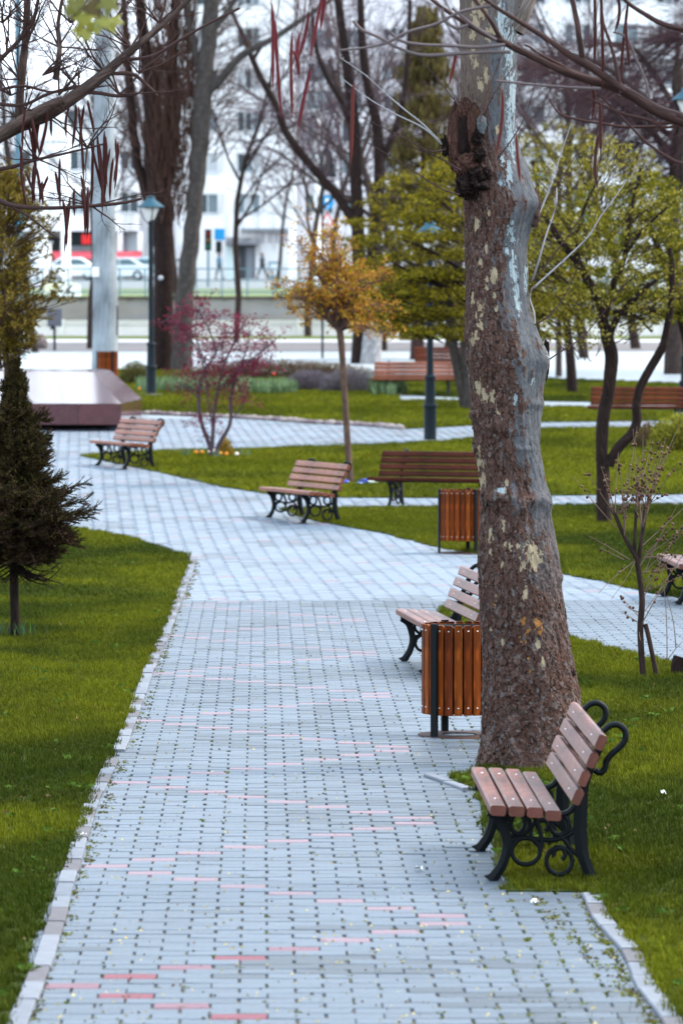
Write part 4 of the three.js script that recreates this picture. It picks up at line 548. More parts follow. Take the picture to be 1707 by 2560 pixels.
    let c = [.150, .084, .066], h = .5 + .3 * (w2 - .5) + .3 * (fine - .5); const k = .70 + .75 * (w2 - .5) + .55 * (fine - .5); c = c.map(q => q * (k + .2) * .50);
    const side = Math.sin(a), blue = clamp(sm(.10, .42, side + 1.7 * (plate - .5) + .7 * (w1 - .5) - .18 * low) * sm(1750, 1100, v) * (front ? 1 : .4)); // smooth blue-grey bark, plus sky light on the right side put into the colour
    const smoothLitBark = Math.max(blue * sm(.30, .5, plate + .16), high * sm(.28, .44, plate + .12)), gcol = high > .4 ? mixn(0, 1, blue) : 1, grey = [mixn(.125, .098, gcol), mixn(.100, .112, gcol), mixn(.086, .128, gcol)];
    c = c.map((q, m) => mixn(q, grey[m] * (.82 + .35 * (fine - .5) + .3 * (w1 - .5)), smoothLitBark * .85)); h = mixn(h, .42 + .1 * (fine - .5), smoothLitBark);
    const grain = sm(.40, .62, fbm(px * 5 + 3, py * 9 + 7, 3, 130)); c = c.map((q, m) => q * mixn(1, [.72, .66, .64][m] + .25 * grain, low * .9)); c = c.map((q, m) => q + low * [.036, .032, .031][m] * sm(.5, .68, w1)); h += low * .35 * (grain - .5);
    const crack = sm(.06, .0, Math.abs(plate - .47)) * sm(.42, .62, w1) * (1 - smoothLitBark); c = c.map(q => q * (1 - .6 * crack)); h -= .45 * crack;
    const fk = sm(.60, .66, fbm(px * 5 + 77, py * 7 + 3, 3, 130)), fp = sm(.63, .69, fbm(px * 4 + 21, py * 6 + 55, 3, 104)), rough = 1 - .6 * smoothLitBark; c = c.map((q, m) => mixn(mixn(q, q * .38, fk * rough * .85), [.15, .14, .14][m], fp * .45 * rough)); h -= .3 * fk * rough;
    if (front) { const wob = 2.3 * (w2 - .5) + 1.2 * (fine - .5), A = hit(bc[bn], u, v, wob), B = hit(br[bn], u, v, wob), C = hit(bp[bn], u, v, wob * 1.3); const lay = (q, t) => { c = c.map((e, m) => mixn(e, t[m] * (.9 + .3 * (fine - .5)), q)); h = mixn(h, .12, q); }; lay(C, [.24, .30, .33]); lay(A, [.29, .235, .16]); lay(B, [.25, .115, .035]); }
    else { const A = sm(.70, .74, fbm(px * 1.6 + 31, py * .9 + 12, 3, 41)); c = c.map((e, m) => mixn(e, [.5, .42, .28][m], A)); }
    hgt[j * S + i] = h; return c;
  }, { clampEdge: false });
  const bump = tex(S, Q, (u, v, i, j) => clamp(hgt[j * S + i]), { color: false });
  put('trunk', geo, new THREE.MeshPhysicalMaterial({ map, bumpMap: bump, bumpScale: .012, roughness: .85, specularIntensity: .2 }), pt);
  { // loose plates of bark standing off the trunk
    const f = new Geo(true), pa = geo.attributes.position, na = geo.attributes.normal; for (let k = 0; k < 2600; k++) { const j = Math.floor(NV * (.44 + .54 * rnd() ** .8)), i = Math.floor(rnd() * NA), o = j * (NA + 1) + i, n = V(na.getX(o), na.getY(o), na.getZ(o)), p = V(pa.getX(o), pa.getY(o), pa.getZ(o)), side = Math.sin(i / NA * 6.283), front = Math.cos(i / NA * 6.283) > -.2; if (!front || rnd() < (side > .25 ? (j > NV * .8 ? .3 : .93) : .1)) continue; const tx = V(n.z, 0, -n.x).normalize(), up = V(0, 1, 0), s = rr(.006, .017), h = s * rr(.9, 2.2), lift = rr(.001, .003), curl = rr(.002, .008), q = rr(.55, 1.15), g0 = rnd() < .08 ? [.085, .076, .074] : [.072, .041, .033]; f.col = g0.map(e => e * q); const at = (a, b, l) => { const r = p.clone().addScaledVector(tx, a).addScaledVector(up, b).addScaledVector(n, l); return [r.x, r.y, r.z]; }, ring = []; for (let m = 0; m < 6; m++) { const a = m / 6 * 6.283, r = rr(.7, 1.15), b = Math.sin(a) * h * r; ring.push(at(Math.cos(a) * s * r, b, lift + (b < 0 ? curl : 0))); } const c = at(0, 0, lift + .002); for (let m = 0; m < 6; m++) f.tri(c, ring[m], ring[(m + 1) % 6]); }
    const m = f.mesh('bark_flakes', new THREE.MeshPhysicalMaterial({ vertexColors: true, roughness: .9, side: THREE.DoubleSide, specularIntensity: .3 }), pt); m.userData.kind = 'stuff';
  }
  // knobbly burl with a dark crevice on the path side, and the black cluster below it
  const lump = (u, v, su, sv, dz, m, rough, name) => { const s = new THREE.IcosahedronGeometry(1, 24), p = s.attributes.position; for (let i = 0; i < p.count; i++) { const x = p.getX(i), y = p.getY(i), z = p.getZ(i), k = 1 + rough * (1.5 * (n3(x * 2 + u, y * 2 + 4, z * 2) - .5) + .8 * (n3(x * 6, y * 6 + v, z * 6) - .5) + .35 * (n3(x * 15, y * 15 + v, z * 15) - .5)); p.setXYZ(i, x * k * su * K, y * k * sv * K, z * k * su * K); } s.computeVertexNormals(); return put(name, s, m, pt, [X(u), Y(v), -D + dz]); };
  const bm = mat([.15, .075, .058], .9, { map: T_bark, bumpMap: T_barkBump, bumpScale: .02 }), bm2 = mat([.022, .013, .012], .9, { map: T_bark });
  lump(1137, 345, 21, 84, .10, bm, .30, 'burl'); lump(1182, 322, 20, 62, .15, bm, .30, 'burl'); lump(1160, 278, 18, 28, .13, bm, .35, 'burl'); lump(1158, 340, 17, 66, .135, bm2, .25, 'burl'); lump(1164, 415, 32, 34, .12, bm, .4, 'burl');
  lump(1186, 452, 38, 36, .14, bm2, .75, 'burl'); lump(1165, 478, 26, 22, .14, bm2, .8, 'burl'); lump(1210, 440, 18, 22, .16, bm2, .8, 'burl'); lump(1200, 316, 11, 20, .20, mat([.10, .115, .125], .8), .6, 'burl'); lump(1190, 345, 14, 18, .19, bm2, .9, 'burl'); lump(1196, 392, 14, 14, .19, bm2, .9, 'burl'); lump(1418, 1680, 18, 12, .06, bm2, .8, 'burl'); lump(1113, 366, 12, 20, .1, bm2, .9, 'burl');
  lump(1334, 520, 16, 46, .05, mat([.115, .072, .062], .85, { map: T_bark }), .3, 'burl'); lump(1364, 895, 8, 46, .02, bm2, .6, 'burl');
  // limbs above the picture and fine shoots
  let wood = new Geo(), tw = new Geo(), tp = new Geo(); const Lb = (p, r0, r1, s, G = wood) => branchTube(G, p, r0, r1, s);
  Lb([[X(1262), Y(70), -D - .04], [X(1300), Y(-20), -D - .05], [X(1350), Y(-160), -D - .1], [X(1450), Y(-420), -D - .3], [X(1560), Y(-800), -D - .5]], .13, .06, 12);
  Lb([[X(1205), Y(-380), -D], [X(1180), Y(-620), -D + .2], [X(1120), Y(-900), -D + .4], [X(1100), Y(-1300), -D + .5]], .14, .05, 12);
  wood.mesh('limb', mat([.24, .205, .19], .85, { map: T_bark }), pt);
  const S1 = (list, r, G, z = .1) => list.forEach(q => { Lb(q.map(([u, v], k) => [X(u), Y(v), -D + z + .05 * Math.sin(k * 2 + u)]), r, r * .35, 5, G); for (let k = 1; k < q.length; k++) for (let m = 0; m < 2; m++) { const t = rnd(), u = mixn(q[k - 1][0], q[k][0], t), v = mixn(q[k - 1][1], q[k][1], t); Lb([[X(u), Y(v), -D + z], [X(u + sg() * 5), Y(v - 5), -D + z + .01]], r * .9, r * .5, 4, G); } });
  S1([[[1112, 372], [1060, 318], [1010, 278], [955, 230], [910, 190], [850, 148]], [[1112, 372], [1060, 325], [985, 288], [920, 250], [850, 196]]], .0075, tp, .1);
  S1([[[1112, 378], [1070, 382], [1020, 355], [960, 325], [905, 300]], [[1145, 490], [1100, 475], [1030, 430], [960, 385], [890, 345]], [[1145, 270], [1120, 240], [1080, 190], [1040, 150]], [[1150, 430], [1090, 395], [1030, 372], [980, 352]], [[1200, 455], [1240, 400], [1280, 345], [1310, 290], [1330, 220], [1340, 150]], [[1195, 310], [1205, 260], [1240, 170], [1265, 100], [1300, 10]], [[1205, 300], [1230, 240], [1290, 160]]], .0055, tw, .22);
  tp.mesh('twigs', M.twigPale, pt); tp = new Geo();
  S1([[[1330, 702], [1345, 650], [1362, 590], [1382, 535], [1388, 505], [1390, 470]], [[1332, 720], [1365, 690], [1420, 640], [1470, 590], [1500, 540], [1530, 500], [1565, 450]], [[1334, 812], [1332, 780], [1322, 745], [1328, 720]], [[1340, 545], [1358, 505], [1372, 470], [1395, 400], [1425, 310]]], .008, tp, .02);
  S1([[[1334, 812], [1370, 790], [1400, 755], [1430, 700], [1450, 640]], [[1362, 905], [1400, 878], [1450, 845], [1500, 790], [1545, 730], [1570, 690]], [[1330, 705], [1380, 640], [1440, 560], [1500, 470], [1580, 300]], [[1345, 520], [1380, 480], [1430, 400], [1470, 330]]], .005, tw, .03);
  tw.mesh('twigs', M.twig, pt); tp.mesh('twigs', M.twigPale, pt);
}

// ---------------------------------------------------------------- tree growing
// grow a bare branch with side branches; wood gets the thick pieces, twig the thin ones
function grow(wood, twig, p, dir, len, r, lev, o) {
  const n = lev ? 4 : 6, pts = [p.slice()]; let d = dir.slice(), q = p.slice();
  for (let k = 0; k < n; k++) { d = d.map(v => v + sg() * o.wob); d[1] += o.up * (lev ? 1 : .3) - (o.droop || 0) * lev * .12 * (k / n); const l = Math.hypot(...d); d = d.map(v => v / l); q = q.map((v, m) => v + d[m] * len / n); pts.push(q.slice()); }
  const G = lev < o.woodLevels ? wood : twig; G.tube(pts, [r, r * (lev ? .3 : .45)], lev === 0 ? 8 : lev === 1 ? 6 : lev === 2 ? 4 : 3);
  if (lev >= o.k.length) { if (o.tip) o.tip(pts); return; }
  for (let c = 0; c < o.k[lev]; c++) {
    const t = mixn(o.t0[lev] ?? .25, 1, (c + rnd()) / o.k[lev]), f = Math.min(n - 1, Math.floor(t * n)), u = t * n - f, b = pts[f].map((v, m) => mixn(v, pts[f + 1][m], u)), e = pts[f + 1].map((v, m) => v - pts[f][m]), el = Math.hypot(...e), az = rnd() * 6.283, sp = o.spread[lev] * rr(.6, 1.3), ax = V(...e).normalize(), pr = V(Math.cos(az), .2 * sg(), Math.sin(az)); pr.addScaledVector(ax, -pr.dot(ax)).normalize(); const nd = ax.multiplyScalar(Math.cos(sp)).addScaledVector(pr, Math.sin(sp));
    grow(wood, twig, b, [nd.x, nd.y, nd.z], len * o.ratio[lev] * rr(.7, 1.15) * (1.15 - .45 * t), Math.max(o.minR || .004, r * mixn(.55, .3, t) * rr(.8, 1.1)), lev + 1, o);
  }
}
const bareO = (x = {}) => ({ wob: .16, up: .05, k: [9, 6, 6, 4], t0: [.3, .2, .2, .1], spread: [.75, .7, .7, .7], ratio: [.55, .55, .55, .5], woodLevels: 2, minR: .006, ...x });
function bareTree(label, u, d, h, r, o = {}, lean = [0, 1, 0], bm = M.bark, tm = M.twigPurple) {
  const z = -d, x = u, t = thing('bare_tree', label, 'tree', place(x, z), 0, 'bare trees behind the lawns'), w = new Geo(), g = new Geo();
  grow(w, g, [0, -.1, 0], lean, h, r, 0, bareO({ t0: [.35, .2, .2, .1], ...o })); w.mesh('trunk', bm, t); g.mesh('crown', tm, t); return t;
}
// twin-trunked tree with a thicket of upright shoots
{
  const d = 128.5, t = thing('twin_trunk_tree', 'dark twin trunked tree bristling with upright shoots', 'tree'), w = new Geo(), w2 = new Geo(), s = new Geo(), T = (G, p, n = 4, sides = 12) => { const q = smooth(p, n); for (const k of q) { k[0] += .02 * Math.sin(k[1] * 7); } G.tube(q, null, sides); };
  T(w, [[-4.833,1.189,-128.5,0.364],[-4.801,1.67,-128.5,0.289],[-4.767,2.74,-128.5,0.268],[-4.743,4.343,-128.5,0.268],[-4.795,5.303,-128.5,0.321],[-4.868,6.157,-128.5,0.353],[-4.931,7.01,-128.5,0.343],[-5.015,8.076,-128.5,0.257],[-5.12,9.141,-128.5,0.193],[-5.268,10.312,-128.5,0.161],[-5.425,11.694,-128.5,0.129]]); T(w, [[-4.793,6.264,-128.5,0.236],[-4.578,7.223,-128.5,0.236],[-4.502,8.289,-128.5,0.214],[-4.543,9.567,-128.5,0.171],[-4.456,10.844,-128.5,0.139],[-4.411,11.907,-128.5,0.107]]); T(w, [[-4.891,5.517,-128.5,0.214],[-5.168,6.05,-128.5,0.15],[-5.381,6.69,-128.5,0.129],[-5.528,7.65,-128.5,0.118],[-5.633,8.715,-128.5,0.118],[-5.716,9.993,-128.5,0.096],[-5.82,11.482,-128.5,0.075]]);
  T(w2, [[-4.214,1.122,-127.9,0.341],[-4.235,1.463,-127.9,0.288],[-4.212,2.74,-127.9,0.266],[-4.125,3.804,-127.9,0.234],[-3.996,4.867,-127.9,0.224],[-3.867,6.142,-127.9,0.213],[-3.781,7.203,-127.9,0.234],[-3.715,8.264,-127.9,0.256],[-3.629,9.324,-127.9,0.234],[-3.5,10.383,-127.9,0.213],[-3.393,11.865,-127.9,0.181]]); T(w2, [[-3.758,8.582,-127.9,0.128],[-3.332,9.006,-127.9,0.117],[-2.906,9.483,-127.9,0.107],[-2.481,9.875,-127.9,0.096],[-1.737,10.256,-127.9,0.075],[-0.993,10.754,-127.9,0.064],[-0.143,11.336,-127.9,0.053]]); T(w2, [[-3.704,9.112,-127.9,0.107],[-3.968,10.171,-127.9,0.096],[-4.073,11.018,-127.9,0.075],[-4.125,11.759,-127.9,0.053]]); T(w2, [[-3.543,10.171,-127.9,0.085],[-3.118,10.807,-127.9,0.075],[-2.692,11.442,-127.9,0.064]]);
  w.mesh('trunk', M.barkDark, t); w2.mesh('trunk', M.barkGrey, t);
  for (let k = 0; k < 950; k++) { const u = 372 + 105 * rnd(), v = 590 - 580 * rnd() ** .8, L = rr(30, 150), p = [-9.132 + u * 0.011, 2.9 + (785 - v) * 0.011, -128.2 + sg() * .5], pts = [p]; let q = p; const lean = (u - 425) / 430 * .8 + sg() * .25; for (let m = 0; m < 5; m++) { q = [q[0] + (lean * L / 5 + sg() * 3) * 0.011, q[1] + L / 5 * 0.011, q[2] + sg() * .08]; pts.push(q); } s.tube(pts, [rr(.008, .020), .005], 4); }
  for (let k = 0; k < 120; k++) { const side = rnd() < .5 ? -1 : 1, u = side < 0 ? rr(315, 370) : rr(500, 540), v = rr(-20, 420), p = [-9.132 + u * 0.011, 2.9 + (785 - v) * 0.011, -128.2 + sg() * .4]; grow(s, s, p, [side * rr(.3, 1), rr(.2, .9), sg() * .4], rr(.6, 1.3), .016, 1, bareO({ k: [0, 5, 4], woodLevels: 9, wob: .2 })); }
  for (let k = 0; k < 26; k++) { const q = rnd(), p = [mixn(-3.448, -0.25, q), mixn(8.958, 11.237, q) + .02, -127.9]; grow(s, s, p, [sg() * .5, rnd() < .6 ? .6 : -.7, sg() * .3], rr(.5, 1.1), .012, 1, bareO({ k: [0, 5, 4], woodLevels: 9, wob: .2 })); }
  s.mesh('crown', mat([.062, .032, .024], .9), t);
  for (const [u, v] of [[431, 652], [389, 698]]) put('bark_scar', new THREE.SphereGeometry(.07, 10, 8), mat([.36, .38, .42], .8), t, [-9.096 + u * 0.011, 2.9 + (785 - v) * 0.011, -127.95 + (u < 400 ? -.25 : -.2)]);
}
// dark double trunk with a long limb leaning over
{
  const t = thing('leaning_limb_tree', 'bare tree with whitewashed foot and a long limb slanting over the street', 'tree'), w = new Geo(), s = new Geo(), T = (p, sides = 10) => w.tube(smooth(p, 4), null, sides);
  T([[0.523,1.214,-135,0.292],[0.523,1.833,-135,0.247],[0.545,2.732,-135,0.214],[0.5,3.854,-135,0.203],[0.455,5.425,-135,0.18],[0.387,6.994,-135,0.169],[0.342,8.338,-135,0.158],[0.208,9.457,-135,0.146],[0.05,10.575,-135,0.124],[-0.095,11.693,-135,0.113],[-0.207,12.363,-135,0.101]]); T([[0.613,2.732,-135,0.18],[0.859,4.415,-135,0.18],[1.028,5.873,-135,0.169],[1.061,7.218,-135,0.158],[0.971,8.338,-135,0.146],[0.724,9.345,-135,0.124],[0.578,10.575,-135,0.113],[0.521,12.028,-135,0.09]]); T([[0.432,5.313,-135,0.146],[-0.095,6.187,-135,0.135],[-0.657,6.826,-135,0.124],[-1.162,7.442,-135,0.124],[-1.588,8.058,-135,0.113],[-1.835,8.763,-135,0.101],[-2.227,9.457,-135,0.09],[-2.484,10.016,-135,0.09],[-2.708,10.575,-135,0.068],[-3.01,11.246,-135,0.056],[-3.29,12.028,-135,0.045]]); T([[1.038,6.994,-135,0.101],[1.476,8.002,-135,0.09],[1.756,9.009,-135,0.079],[1.867,10.24,-135,0.068],[1.923,11.693,-135,0.056]]); T([[0.365,8.002,-135,0.09],[-0.039,8.898,-135,0.079],[-0.432,9.569,-135,0.068],[-0.712,10.352,-135,0.056],[-0.824,11.469,-135,0.045]]); T([[-2.484,9.994,-135,0.056],[-2.17,10.463,-135,0.045],[-1.721,10.687,-135,0.034],[-1.217,11.022,-135,0.028]]); T([[-2.036,9.177,-135,0.045],[-1.969,9.513,-135,0.034],[-1.957,9.792,-135,0.022]]);
  w.mesh('trunk', M.barkDark, t); { const f = new Geo(); f.tube(smooth([[0.813,1.141,-134.6,0.359],[0.824,1.612,-134.6,0.292],[0.858,2.172,-134.6,0.269],[0.902,2.62,-134.6,0.247]], 4), null, 12); f.tube(smooth([[0.479,1.156,-135.2,0.225],[0.49,1.831,-135.2,0.214],[0.523,2.619,-135.2,0.192]], 4), null, 12); f.mesh('trunk', mat([.50, .49, .50], .9, { map: T_bark }), t); }
  for (let k = 0; k < 60; k++) { const r = rnd(), p = r < .5 ? [-0.039 + rr(-.3, 1.0), rr(5.873, 11.693), -135 + sg() * .3] : r < .75 ? [mixn(0.41, -2.849, k / 60), mixn(5.313, 11.022, k / 60), -135] : [1.647 + sg() * .5, rr(8.002, 11.693), -135]; grow(s, s, p, [sg(), rr(-.2, .9), sg() * .5], rr(.5, 1.2), .013, 1, bareO({ k: [0, 5, 4], woodLevels: 9, wob: .22 })); }
  s.mesh('crown', M.twigPurple, t);
}
bareTree('bare tree filling the gap behind the leaning limb', -1.147, 165, 8.0, .13, { wob: .14 });
bareTree('bare purplish tree behind the drooping conifer', 2.085, 160, 10, .17, {});
bareTree('bare purplish tree beside the plane tree crown', 3.328, 150, 9.5, .16, {});
bareTree('bare tree showing behind the plane tree trunk', 4.606, 145, 9, .15, {});
bareTree('bare tree before the white wing of the building', 6.279, 155, 9.6, .15, {});
bareTree('tall bare tree over the yellow green trees', 7.07, 140, 9.4, .15, {});
bareTree('bare tree at the edge of the far lawn', 9.198, 150, 9.5, .16, {});
bareTree('slim bare tree behind the weathered pole', -7.85, 150, 8.5, .10, { k: [10, 6, 5, 4] });
bareTree('slim bare tree beside the thin bluish pole', -9.281, 146, 9.5, .11, { k: [11, 6, 5, 4] });
bareTree('young bare tree in front of the street door', -3.267, 240, 9, .1, { k: [8, 6, 4, 3] });
bareTree('bare tree beside the street lamp', -0.572, 205, 10, .13, {});
bareTree('bare tree veiling the three pane windows', -3.466, 158, 9.8, .11, { k: [11, 7, 6, 4], minR: .005 });
bareTree('bare tree crown behind the upright shoots', -5.475, 165, 10.6, .12, { k: [11, 7, 6, 4], minR: .005 });
bareTree('bare tree beside the drooping conifer', 1.312, 148, 9.4, .11, { k: [11, 7, 6, 4], minR: .005 });
// old tree at the right with drooping dark twigs
{
  const d = 118, t = thing('drooping_tree', 'tall tree with a thick trunk and dense drooping dark twigs', 'tree', place(8.702, -126)), w = new Geo(), s = new Geo();
  w.tube(smooth([[0, -.1, 0, .27], [0, .9, 0, .23], [.03, 2.2, 0, .21], [-.05, 4, 0, .2], [.1, 6, 0, .19], [.1, 8, .1, .16]], 5), null, 12); for (let k = 0; k < 9; k++) { const a = k * .7 + .4, p = [0, 4.5 + k * .42, 0], q = [Math.cos(a) * 1.6 - .7, 6.4 + k * .35, Math.sin(a) * 1.3], e = [Math.cos(a) * 2.6 - 1.3, 7 + k * .3, Math.sin(a) * 2]; w.tube(smooth([p, q, e], 5), [.09, .03], 6); for (let m = 0; m < 44; m++) { const f = rnd(), b = f < .5 ? p.map((v, i) => mixn(v, q[i], f * 2)) : q.map((v, i) => mixn(v, e[i], f * 2 - 1)); grow(s, s, b, [-.9 * rr(.3, 1.2), rr(-.5, .35), sg() * .6], rr(.9, 1.8), .018, 1, bareO({ k: [0, 5, 3], woodLevels: 9, wob: .12, up: -.06 })); } }
  w.mesh('trunk', M.bark, t); s.mesh('crown', mat([.048, .026, .030], .9), t);
}
{ const t = thing('slim_tree', 'slim straight trunk standing beside the far road', 'tree', place(5.601, -124)), w = new Geo(), s = new Geo(); w.tube(smooth([[0, -.1, 0, .085], [.01, 1.5, 0, .07], [.03, 3, 0, .06], [0, 5, 0, .04]], 5), null, 8); for (let k = 0; k < 14; k++) grow(s, s, [.02, 2 + k * .2, 0], [sg(), .7, sg()], .9, .02, 1, bareO({ k: [0, 5, 4], woodLevels: 9 })); w.mesh('trunk', M.bark, t); s.mesh('crown', M.twig, t); }

// ---------------------------------------------------------------- leafy trees
// flat sprays of small leaves around branch tips
function spray(g, c, R, n, cols, size, flat = .35) { for (let k = 0; k < n; k++) { const a = rnd() * 6.28, r = Math.sqrt(rnd()) * R, x = c[0] + Math.cos(a) * r, z = c[2] + Math.sin(a) * r, y = c[1] + sg() * R * flat - r * .12, b = cols[Math.floor(rnd() * cols.length)], t = rr(.75, 1.25), s = size * rr(.7, 1.3); g.col = [b[0] * t, b[1] * t, b[2] * t]; g.leaf(x, y, z, Math.cos(a) + sg() * .8, sg() * .6 - .1, Math.sin(a) + sg() * .8, s, s * .62); } }
const LEAFGREEN = [[.145, .122, .006], [.19, .155, .008], [.085, .075, .006], [.24, .19, .014], [.045, .038, .005]];
{ // layered yellow-green tree before the lamp post
  const d = 102.5, R1 = 0.009, t = thing('yellow_green_tree', 'small tree with layered yellow green leaves behind the plane tree', 'tree'), w = new Geo(), l = new Geo(true), c = [];
  const T = (p, s = 8) => w.tube(smooth(p, 5), null, s); T([[2.721,0.724,-102.5,0.188],[2.669,0.895,-102.5,0.145],[2.575,1.321,-102.5,0.12],[2.463,1.834,-102.5,0.111],[2.36,2.346,-102.5,0.102],[2.291,2.943,-102.5,0.094],[2.342,3.625,-102.5,0.077]]); T([[2.718,0.768,-102.4,0.119],[2.666,1.408,-102.4,0.085],[2.614,1.92,-102.4,0.077],[2.597,2.431,-102.4,0.077],[2.698,3.113,-102.4,0.068],[2.868,3.794,-102.4,0.06]]); T([[2.614,2.261,-102.4,0.068],[2.826,2.943,-102.4,0.06],[3.167,3.624,-102.4,0.051],[3.592,4.135,-102.4,0.043]]); T([[2.309,2.857,-102.5,0.06],[1.933,3.454,-102.5,0.051],[1.506,3.965,-102.5,0.043],[1.122,4.306,-102.5,0.034]]); T([[2.342,3.454,-102.5,0.051],[2.103,4.306,-102.5,0.043],[1.676,4.987,-102.5,0.034]]); T([[2.342,3.625,-102.5,0.051],[2.529,4.477,-102.5,0.043],[2.443,5.328,-102.5,0.034]]); T([[2.871,3.71,-102.5,0.051],[3.296,4.647,-102.5,0.043],[3.722,5.328,-102.5,0.034],[3.976,6.009,-102.5,0.026]]);
  const X = u => (u - 853.5) * R1, Y = v => 2.9 + (785 - v) * R1;
  for (let k = 0; k < 420; k++) { const u = 1130 + 250 * sg(), top = 400 + .0028 * (u - 1120) ** 2 * .9 + 10 * sg(), bot = 850 - .0012 * (u - 1130) ** 2; const v = mixn(top, bot, rnd() ** .8); if (v > bot) continue; const cz = -d + sg() * 1.4; c.push([X(u), Y(v), cz]); }
  for (const p of c) { spray(l, p, rr(.18, .36), 52, LEAFGREEN, .075, .22); if (rnd() < .5) branchTube(w, [p, [p[0] + (X(1130) - p[0]) * .3, p[1] - .25, -d]], .007, .014, 4, 2); }
  w.mesh('trunk', M.barkGrey, t); l.mesh('crown', leafMat([1, 1, 1]), t);
}
{ // second layered tree, its stem hidden behind the plane tree
  const d = 80, R1 = 0.007, t = thing('yellow_green_tree', 'layered yellow green tree whose stem hides behind the plane tree', 'tree'), w = new Geo(), l = new Geo(true), X = u => (u - 853.5) * R1, Y = v => 2.9 + (785 - v) * R1;
  for (const q of [[[2.791,0.301,-80,0.133],[2.764,0.801,-80,0.107],[2.723,1.601,-80,0.093],[2.675,2.401,-80,0.087],[2.608,3.066,-80,0.073],[2.573,3.798,-80,0.053]], [[2.675,2.401,-80,0.053],[2.308,2.933,-80,0.047],[1.841,3.266,-80,0.04],[1.308,3.532,-80,0.033],[0.876,3.732,-80,0.02]], [[2.608,2.933,-80,0.047],[2.174,3.466,-80,0.04],[1.641,3.865,-80,0.033],[1.042,4.13,-80,0.02]], [[2.587,3.466,-80,0.04],[2.24,4.13,-80,0.033],[1.774,4.662,-80,0.027],[1.374,4.994,-80,0.02]], [[2.641,2.8,-80,0.047],[3.107,3.333,-80,0.04],[3.439,3.865,-80,0.027]], [[2.573,3.798,-80,0.04],[2.772,4.529,-80,0.033],[3.104,5.193,-80,0.02]], [[2.655,2.6,-80,0.04],[3.174,2.8,-80,0.033],[3.573,3,-80,0.02]]]) w.tube(smooth(q, 5), null, 8);
  for (let k = 0; k < 470; k++) { const u = k < 400 ? 1170 + 255 * sg() : 1075 + 45 * sg(), top = 395 + .0042 * (u - 1190) ** 2, bot = 845 - .0006 * (u - 1150) ** 2, v = mixn(top, bot, rnd() ** .85); if (u > 1300 && rnd() < .45) continue; const lay = Math.round(v / 46) * 46 + sg() * 12, p = [X(u), Y(lay), -d + sg() * 1.1]; { const q = rr(.75, 1.15), cols = LEAFGREEN.map(c => c.map(e => e * q)); for (let m = 0; m < 4; m++) spray(l, [p[0] + sg() * .22, p[1] + sg() * .05, p[2] + sg() * .22], rr(.05, .12), 16, cols, .055, .4); }; if (rnd() < .4) branchTube(w, [p, [p[0] + (X(1245) - p[0]) * .3, p[1] - .16, -d]], .005, .011, 4, 2); }
  w.mesh('trunk', M.barkDark, t); l.mesh('crown', leafMat([1, 1, 1]), t);
}
